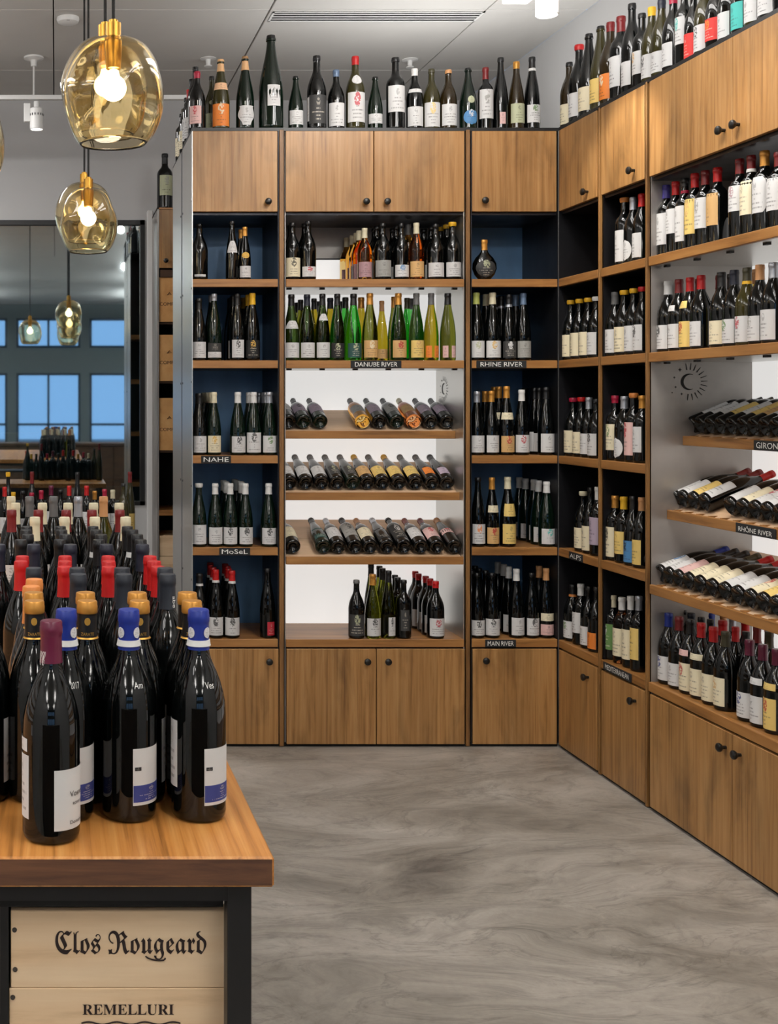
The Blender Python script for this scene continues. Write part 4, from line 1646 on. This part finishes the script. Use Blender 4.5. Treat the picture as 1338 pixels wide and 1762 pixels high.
racked('upper rack, lit middle bay', 'bottles lying on the upper lit rack', 'b', .125, 1.512, A1, '''
497 burg dark long.black white:.25_.5
522 burg darkgreen long.black lilac/black:.22_.5
551 burg darkgreen long.black lilac:.2_.5
624 burg amber long.grey grey:.2_.46
653 burg dark long.black lilac:.2_.5
683 burg darkgreen long.black grey/black:.2_.5
712 burg rose long.cream tan:.2_.48
741 burg dark long.black lilac:.2_.48
769 burg dark long.grey lilac:.2_.48
''')
racked('middle rack, lit middle bay', 'bottles lying on the middle lit rack', 'b', .066, 1.215, A2, '''
498 flute dark long.grey white:.1_.4
526 flute dark long.grey white:.1_.4
553 flute dark long.grey white:.1_.4
580 flute dark long.grey charcoal/sage:.1_.4:40
607 flute darkgreen long.grey charcoal/sage:.1_.4:40
632 flute dark long.yellow tan:.1_.4
658 flute dark long.grey yellow:.1_.4
686 flute dark long.yellow yellow/tan:.1_.4
715 flute dark long.grey yellow:.1_.4
743 flute dark long.grey orange:.12_.34:40
769 flute dark long.black lilac:.12_.34:40
''')
racked('lowest rack, lit middle bay', 'bottles lying on the lowest lit rack', 'b', .002, .912, A3, '''
504 burg dark long.cream cream:.16_.5
556 flute darkgreen long.black darkteal:.12_.46:55
582 burg dark long.silver white:.16_.48
611 bord dark long.black grey/black:.2_.62
637 burg dark long.pink cream:.16_.48
666 flute dark long.silver black/white:.1_.46
695 bord dark tip.black black/white:.12_.58
724 burg dark long.redbrown white:.16_.48
752 burg dark long.darkred pink/crimson:.16_.48
782 flute dark long.tan pink/crimson:.30_.46
'''.replace('long.pink', 'long.tan'))
racked('on the GIRONDE rack', 'bottles lying on the GIRONDE rack', 'r', .138, 1.515, B1, '''
1186 bord dark long.black white:.20_.56
1203 bord dark long.black white/black:.20_.56
1220 bord dark long.olive white:.20_.56
1238 bord dark long.navy yellow:.20_.54
1257 bord dark long.red white:.20_.56
1276 bord dark long.olive yellow/olive:.18_.54
1295 bord dark long.red tan:.18_.54
1314 bord dark long.darkred white:.18_.54
1333 bord dark long.olive white:.18_.54
'''.replace('/olive', '/tan'))
racked('on the RHONE RIVER rack', 'bottles lying on the RHONE RIVER rack', 'r', .074, 1.215, B2, '''
1157 burg dark long.white white/black:.07_.41
1173 burg dark long.darkred white:.07_.41
1191 burg dark long.darkred yellow:.07_.41
1210 burg dark long.red white:.07_.43
1254 burg dark long.tan white:.07_.41
1276 burg dark long.darkred cream:.07_.41
1297 burg dark long.red white/crimson:.07_.41
1318 burg dark long.black white:.07_.41
1340 burg dark long.black white:.07_.41
''')
racked('lowest rack, wide right bay', 'bottles lying on the lowest right rack', 'r', .004, .912, B3, '''
1119 burg dark long.black white:.07_.39
1134 burg dark long.blue white/blue:.07_.43
1149 burg dark long.black white:.07_.39
1165 burg dark long.black pink:.07_.43
1183 burg dark long.olive cream:.07_.41
1202 burg dark long.red cream:.07_.41
1223 burg dark long.red cream:.07_.41
1245 burg dark long.black white:.07_.41
1267 burg dark long.black white:.07_.41
1289 burg dark long.black cream/crimson:.07_.39
1311 burg dark long.black yellow:.07_.43
1333 burg dark long.black white:.07_.41
''')

# ================================================================== CRATE SHELF AT THE FAR WALL
XK, YK = wx(270.5, 8.0), 8.0
uk = empty('crate_shelf', (XK, YK, 0))
WK, DK, HK = .9, .42, wz(357, 8.0)
MB().box(0, .012, 0, DK, 0, HK).build('side_panel', M['steel'], uk)
MB().box(WK - .012, WK, 0, DK, 0, HK).build('side_panel', M['steel'], uk)
MB().box(.012, WK - .012, DK - .01, DK, 0, HK).build('back_panel', M['black_gap'], uk)
MB().box(0, WK, 0, DK, HK - .012, HK).build('top_panel', M['strip_x'], uk)


def kz(y):
    return wz(y, 8.0)


dk = MB().box(.013, WK - .013, .002, .02, kz(461), HK - .014, .001).build('door', M['door'], uk)
knob(dk, wx(285, 8.0) - XK, kz(449))
for y_ in (553.5, 655.5, 775, 878, 1003, 1120):
    sh = MB().box(.012, WK - .012, .02 if y_ != 878 else 0, DK - .01, kz(y_ + 9) if y_ == 878 else kz(y_ + 4), kz(y_)).build('shelf', M['dark_wood'] if y_ != 878 else M['strip_x'], uk)
MB().box(.02, WK - .02, .0, .02, kz(477), kz(464), .002).build('drop_flap', M['dark_wood'], uk)
tag(uk, 'tall steel-sided shelf of wooden wine boxes beside the window', 'shelving unit')


def wine_box(x0, x1, y0, z0, z1, mat, text, name='wine_crate', letter=None, depth=.3, lw=None, lz=None, lh=None, lx=None, lm=None):
    o = empty(name, ((x0 + x1) / 2, y0, z0))
    wd, hh = x1 - x0, z1 - z0
    MB().box(-wd / 2, wd / 2, 0, .012, 0, hh, .001).build('front_panel', mat, o)
    MB().box(-wd / 2, wd / 2, depth - .012, depth, 0, hh, .001).build('rear_panel', mat, o)
    for s in (-1, 1):
        MB().box(s * wd / 2 - (.010 if s > 0 else 0), s * wd / 2 + (.010 if s < 0 else 0), .012, depth - .012, 0, hh).build('side_panel', mat, o)
    MB().box(-wd / 2 + .01, wd / 2 - .01, .012, depth - .012, hh - .010, hh - .002).build('lid', mat, o)
    MB().box(-wd / 2 + .01, wd / 2 - .01, .012, depth - .012, 0, .008).build('base', mat, o)
    if letter:
        flat_text(letter, lm or M['ink'], o, (lx if lx is not None else 0, -.0008, lz), lw, lh)
    tag(o, text, 'crate')
    return o


for i, (ya, yb_, tx) in enumerate([(477, 553.5, 'tan printed wine box, topmost in the far crate shelf'), (576, 655.5, 'tan printed wine box in the middle of the far crate shelf'),
                                   (685, 775, 'tan printed wine box above the empty dark shelf')]):
    bxo = wine_box(XK + .014, XK + .314, YK + .01, kz(yb_), kz(ya), M['crate_tan'], tx, 'wine_box', 'COMPTE', .36, .13, (kz(ya) - kz(yb_)) * .40, .022, lx=-.082)
    fl = MB().tube([(-.014, -.001, 0), (0, -.001, .018), (.012, -.001, .004)], .0025, 6).build('emblem', M['ink'], bxo, loc=(-.082, -.002, (kz(ya) - kz(yb_)) * .6))
wine_box(XK + .016, XK + .34, YK + .01, kz(957), kz(922), M['crate'], 'plain pine box on top of another, low in the far crate shelf', 'wine_box', None, .34)
wine_box(XK + .016, XK + .34, YK + .01, kz(1003), kz(958), M['crate'], 'plain pine box under another, low in the far crate shelf', 'wine_box', None, .34)
bottle('bord', (wx(283.5, 8.1), 8.1, HK), (0, 0, 0), wz(265, 8.1) - HK, 1.42, 'dark', [('long', 'black')], parse_labels('sage/grey:.24_.60:55::10', 'bord'),
       'dark magnum with pale green label alone on top of the far crate shelf', 'bottles on the crate shelf')

# crates seen dimly behind the window
wine_box(-.42, -.13, 8.95, 1.24, 1.42, M['crate'], 'pale wine case with round crest behind the window glass', 'wine_case', '⚜', .3, .07, .11)
wine_box(-.42, -.13, 8.95, 1.06, 1.24, M['crate_grey'], 'grey wine case under the crested one behind the window', 'wine_case', None, .3)
ct = empty('cellar_rack', (-.1, 8.9, 0))
MB().box(-1.4, 1.0, 0, .4, 1.03, 1.06).build('shelf', M['dark_wood'], ct)
for xx in (-1.4, -.2, .97):
    MB().box(xx, xx + .03, 0, .4, 0, 1.06).build('upright', M['dark_wood'], ct)
tag(ct, 'dark low storage rack behind the window', 'rack')

# ================================================================== FAR DISPLAY TABLE UNDER THE WINDOW
ft = empty('display_table', (-.35, 6.15, 0))
MB().box(-.85, .79, 0, .6, .915, .952, .003).build('tabletop', M['tabletop'], ft)
for xx in (-.82, .72):
    for yy in (.03, .53):
        MB().box(xx, xx + .04, yy, yy + .04, 0, .915).build('leg', M['black'], ft)
tag(ft, 'low wooden display table in front of the window, full of bottles', 'table')
FT = [(14, 813, 6.3, 'burg', 'dark', 'wax.yellow', 'white'), (8, 838, 6.2, 'burg', 'dark', 'long.red', 'white'), (23, 847, 6.2, 'burg', 'dark', 'long.yellow', 'white'),
      (39, 845, 6.25, 'burg', 'dark', 'tip.black', 'white'), (55, 812, 6.35, 'burg', 'dark', 'long.darkred', 'white'), (54.5, 848, 6.2, 'bord', 'dark', 'long.crimson', 'white'),
      (71, 844, 6.25, 'bord', 'dark', 'long.crimson', 'white'), (88, 836, 6.25, 'bord', 'dark', 'long.burgundy', 'white'), (104, 843, 6.25, 'burg', 'dark', 'tip.black', 'white'),
      (119, 836, 6.2, 'burg', 'dark', 'long.red', 'white'), (133, 813, 6.35, 'flute', 'dark', 'tall.black', 'white'), (149, 836, 6.2, 'bord', 'dark', 'long.red', 'white'),
      (163, 845, 6.25, 'bord', 'dark', 'long.gold', 'white'), (180, 842, 6.2, 'bord', 'dark', 'long.crimson', 'white'), (194, 843, 6.25, 'bord', 'dark', 'long.cream', 'white'),
      (212, 832, 6.2, 'burg', 'olive', 'tip.black', 'cream'), (223.5, 812, 6.32, 'flute', 'olive', 'long.darkred', 'yellow')]
FT.sort()
for i, (x, top, Y, kd, gl, cp, lb) in enumerate(FT):
    h = wz(top, Y) - .952
    r0 = max(p[0] for p in PROF[kd][1])
    bottle(kd, (wx(x, Y), Y, .952), (0, 0, 0), h, min(h / PROF[kd][0], .0225 / r0 * 1.35) if h < .3 else .027 / r0, gl, parse_caps(cp), parse_labels(lb, kd),
           '%s %s bottle, %s cap, %s from left on the low table under the window' % (GW[gl], WORD[kd], cp.split('.')[1], ORD[i]), 'bottles on the far display table')

# ================================================================== FRONT DISPLAY TABLE
ZTB = 1.04
YT0 = 2050 * .61 / (1475 - 693)
tb = empty('display_table', (-.6, YT0, 0))
tt = MB().box(-.9, .894, 0, 2.62, ZTB - .041, ZTB, .003).build('tabletop', M['tabletop'], tb)
tt.data.materials.append(M['endgrain_shaded'])
for p_ in tt.data.polygons:
    if p_.normal.y < -.9:
        p_.material_index = 1
px0, px1 = .834, .866
for xa in (px0, -.86):
    for ya in (.022, 2.54):
        MB().box(xa, xa + .033, ya, ya + .033, 0, ZTB - .042, .001).build('leg', M['black'], tb)
for ya in (.0225, 2.54):
    MB().box(-.827, px0, ya, ya + .0325, ZTB - .068, ZTB - .042).build('rail', M['black'], tb)
    MB().box(-.83, px0, ya, ya + .033, .575, .60).build('rail', M['black'], tb)
for xa in (px0, -.86):
    MB().box(xa, xa + .033, .055, 2.54, ZTB - .068, ZTB - .042).build('rail', M['black'], tb)
    MB().box(xa, xa + .033, .055, 2.54, .575, .60).build('rail', M['black'], tb)
MB().box(-.83, px0, .058, 2.54, .600, .618).build('lower_shelf', M['dark_wood'], tb)
MB().box(-.83, px0, .06, .10, ZTB - .092, ZTB - .070).build('beam', M['black_gap'], tb)
MB().box(.523, .535, .06, .5, .618, ZTB - .092).build('divider', M['black'], tb)
MB().box(-.83, .523, .06, .5, .780, .796).build('crate_ledge', M['black'], tb)
tag(tb, 'big oak-topped display table on a black steel frame, crowded with bottles', 'table')

# crates under the front table
YCR = YT0 + .064
sc_ = F / YCR


def tX(x):
    return wx(x, YCR)


def tZ(y):
    return wz(y, YCR)


c1 = wine_box(tX(18.5), tX(388.5), YCR, tZ(1699.5), tZ(1567), M['crate'], 'pine wine crate with black gothic lettering under the front table', 'wine_crate',
              '𝕮𝖑𝖔𝖘 𝕽𝖔𝖚𝖌𝖊𝖆𝖗𝖉', .42, (355 - 95) / sc_, tZ(1626) - tZ(1699.5), 50 / sc_, tX(225) - tX(203.5))
for (nx, ny) in ((25, 1600), (26, 1668)):
    MB().lathe([(0, .0025), (.0030, .002), (.0036, -.0005)], 10, (tX(nx) - tX(203.5), -.0002, tZ(ny) - tZ(1699.5)), 'y').build('nail', M['nail'], c1, True)
# scroll under the g and the tail of the R
fz = tZ(1648) - tZ(1699.5)
cv = []
for i in range(15):
    t_ = i / 14
    cv.append((tX(284) - tX(203.5) - (32 / sc_) * t_ + .004 * math.sin(t_ * 6), -.0012, fz + (-4 / sc_) * math.sin(t_ * math.pi * 1.3)))
MB().tube(cv, .0011, 6).build('scroll', M['ink'], c1, True)
c2 = wine_box(tX(15.5), tX(388.5), YCR, .619, tZ(1700.5), M['crate'], 'pine wine crate lettered in serif capitals below the gothic-lettered crate', 'wine_crate',
              '𝐑𝐄𝐌𝐄𝐋𝐋𝐔𝐑𝐈', .42, (299 - 142) / sc_, tZ(1737) - .619, 18 / sc_, tX(220.5) - tX(202))
cv = []
for i in range(40):
    t_ = i / 39
    cv.append((tX(140 + 170 * t_) - tX(202), -.0012, tZ(1760) - .619 + (2.2 / sc_) * math.sin(t_ * 22)))
MB().tube(cv, .0011, 5).build('scroll', M['ink'], c2, True)
MB().lathe([(0, .0025), (.0030, .002), (.0036, -.0005)], 10, (tX(22) - tX(202), -.0002, tZ(1716) - .619), 'y').build('nail', M['nail'], c2, True)
wine_box(tX(-330), tX(14.5), YCR, .797, tZ(1574), M['crate_grey'], 'weathered grey crate end at the picture edge under the front table', 'wine_crate', None, .42)
wine_box(tX(-330), tX(14.5), YCR, .619, .778, M['crate_grey'], 'lower weathered crate beneath the black ledge under the front table', 'wine_crate', None, .42)


# ------------------------------------------------------------------ bottles on the front table
def tbl(rowname, i, n, kind, X, Y, h, gl, cp, lb, r=.0395, hi=True, order='from left', ang=0, extra=''):
    r0 = max(p[0] for p in PROF[kind][1])
    caps, labs = parse_caps(cp), parse_labels(lb, kind)
    tx = '%s bottle, %s cap, %s %s in the %s row, front table' % (GW[gl], CW.get(caps[0][1], caps[0][1]) if caps else 'no', ORD[i], order, rowname)
    if extra:
        tx = extra
    return bottle(kind, (X, Y, ZTB), (0, 0, 0), h, r / r0, gl, caps, labs, tx, 'bottles crowded on the front table', hi, ang)


# the single bottle in front
b0 = tbl('', 0, 1, 'burg', wx(88, 1.676), 1.676, .303, 'dark', 'long.burgundy', 'offwhite:.07_.345:52::58;white:.11_.40:27::-76;white:.415_.475:22::-76', .0405,
         extra='dark bottle with plum-coloured cap standing alone at the front of the table')
bottle_text('𝓒𝓒', M['chalk'], b0, 'burg', .247, -52, .013, .019)
bottle_text('Vosne-', M['ink_black'], b0, 'burg', .068, 62, .034, .0075)
bottle_text('ROMANÉE', M['ink_black'], b0, 'burg', .055, 66, .028, .005)
bottle_text('Domaine', M['ink_black'], b0, 'burg', .030, 60, .030, .005)
# blue-capped row
for i, (xp, txt) in enumerate(((114, '2017'), (221.5, 'Am'), (341.5, 'Ves'))):
    b = tbl('', 0, 1, 'burg', wx(xp, 1.762), 1.762, .304, 'dark', 'long.blue', 'offwhite:.09_.36:45::50' + (';white:.16_.48:24::-80' if i == 2 else ''), .0402,
            extra=('dark bottle with bright blue cap, half hidden behind the plum-capped one', 'dark bottle with bright blue cap in the middle of the front row', 'dark bottle with bright blue cap at the table corner')[i])
    q = link('label_band', patch_mesh('burg', .105, .185, 44, 'rect', 50, True), b)
    q.scale = (1.006, 1.006, 1)
    omat(q, paper('navy'))
    q = link('label_tag', patch_mesh('burg', .255, .272, 7, 'rect', 16, True), b)
    q.scale = (1.006, 1.006, 1)
    omat(q, paper('black'))
    q = link('neck_band', cap_mesh('burg', 'band', True), b)
    q.location.z = .0842 - .0025
    q.scale = (1.02, 1.02, .7)
    omat(q, capmat('white'))
    for a in (-52, 46):
        q = link('seal', patch_mesh('burg', .868, .922, 24, 'oval', a, True), b)
        q.scale = (1.09, 1.09, 1)
        omat(q, paper('white'))
    bottle_text(txt, M['chalk'], b, 'burg', .194, 22, .014, .009)

ROWS = [
    # name, Y, height, cap, glass, label, radius, [px at that depth]
    ('first gold-topped', 1.842, .303, 'long.black', 'dark', 'white:.10_.42:24::78', .0392, [-28, 59, 150, 240, 330]),
    ('second gold-topped', 1.922, .303, 'long.black', 'dark', 'white:.10_.42:24::-70', .0392, [-24, 58, 147, 236, 322]),
    ('first copper', 2.003, .301, 'tall.orange', 'dark', '-', .039, [54]),
    ('second copper', 2.083, .301, 'tall.orange', 'dark', '-', .039, [59]),
    ('first slate', 2.145, .301, 'tall.abe', 'dark', '-', .0385, [135, 213, 288]),
    ('second slate', 2.225, .301, 'tall.abe', 'dark', '-', .0385, [58, 133, 210, 284]),
    ('first bright red', 2.345, .287, 'tall.red', 'dark', '-', .0365, [111, 187, 272]),
    ('second bright red', 2.425, .287, 'tall.red', 'dark', '-', .0365, [36, 111.5, 187, 265]),
    ('third bright red', 2.505, .287, 'tall.red', 'dark', '-', .0365, [38.5, 112, 186, 258]),
    ('first navy', 2.60, .300, 'long.navy', 'dark', '-', .038, [-2, 58, 121, 183, 245]),
    ('first black', 2.69, .300, 'long.black', 'dark', '-', .036, [36, 103, 170, 242]),
    ('second black', 2.77, .303, 'long.black', 'dark', '-', .036, [48, 112, 174, 236]),
    ('third black', 2.85, .305, 'long.black+band.white', 'dark', '-', .036, [45, 106, 165, 228]),
    ('fourth black', 2.93, .305, 'long.black', 'dark', '-', .036, [46, 104, 160, 219]),
    ('first cream', 3.17, .305, 'tall.cream', 'dark', '-', .036, [60, 111, 163, 216]),
    ('dark red', 3.40, .303, 'tall.darkred', 'dark', 'white:.3_.5', .036, [20, 66, 114, 158, 206]),
    ('second cream', 3.58, .308, 'tall.cream', 'dark', '-', .036, [27, 73, 117, 161, 205]),
    ('mixed far', 3.80, .310, 'tall.grey', 'dark', '-', .036, [19, 51, 92, 134.5, 178]),
]
SPECIAL = {('mixed far', 0): 'tall.cream', ('mixed far', 3): 'tall.silver', ('mixed far', 4): 'tall.tan'}
for (nm, Y, h, cp, gl, lb, r, xs) in ROWS:
    for i, x in enumerate(xs):
        cpp = SPECIAL.get((nm, i), cp)
        g2 = 'moss' if (nm, i) == ('mixed far', 4) else gl
        b = tbl(nm, i, len(xs), 'burg', wx(x, Y), Y, h, g2, cpp, lb, r, hi=Y < 2.2)
        if nm.endswith('gold-topped'):
            q = link('cap_top', cap_mesh('burg', 'tip', True), b)
            q.scale = (1.03, 1.03, 1.002)
            q.location.z = -.0002
            omat(q, capmat('gold'))
            hz = PROF['burg'][0]
            q = link('cap_line', cap_mesh('burg', 'band', True), b)
            q.scale = (1.01, 1.01, .18)
            q.location.z = (hz - .056) * (1 - .18) + .0025
            omat(q, M['gold_print'])
            bottle_text('ZARATE', M['gold_print'], b, 'burg', hz - .047, 0, .022, .0045)
            q = link('cap_crest', patch_mesh('burg', .885, .925, 17, 'oval', 0, True), b)
            q.scale = (1.09, 1.09, 1)
            omat(q, M['gold_print'])
        if 'slate' in nm:
            bottle_text('abe', M['chalk'], b, 'burg', PROF['burg'][0] - .047, 44, .020, .008, True, .0018)
print('bottles', NB[0])
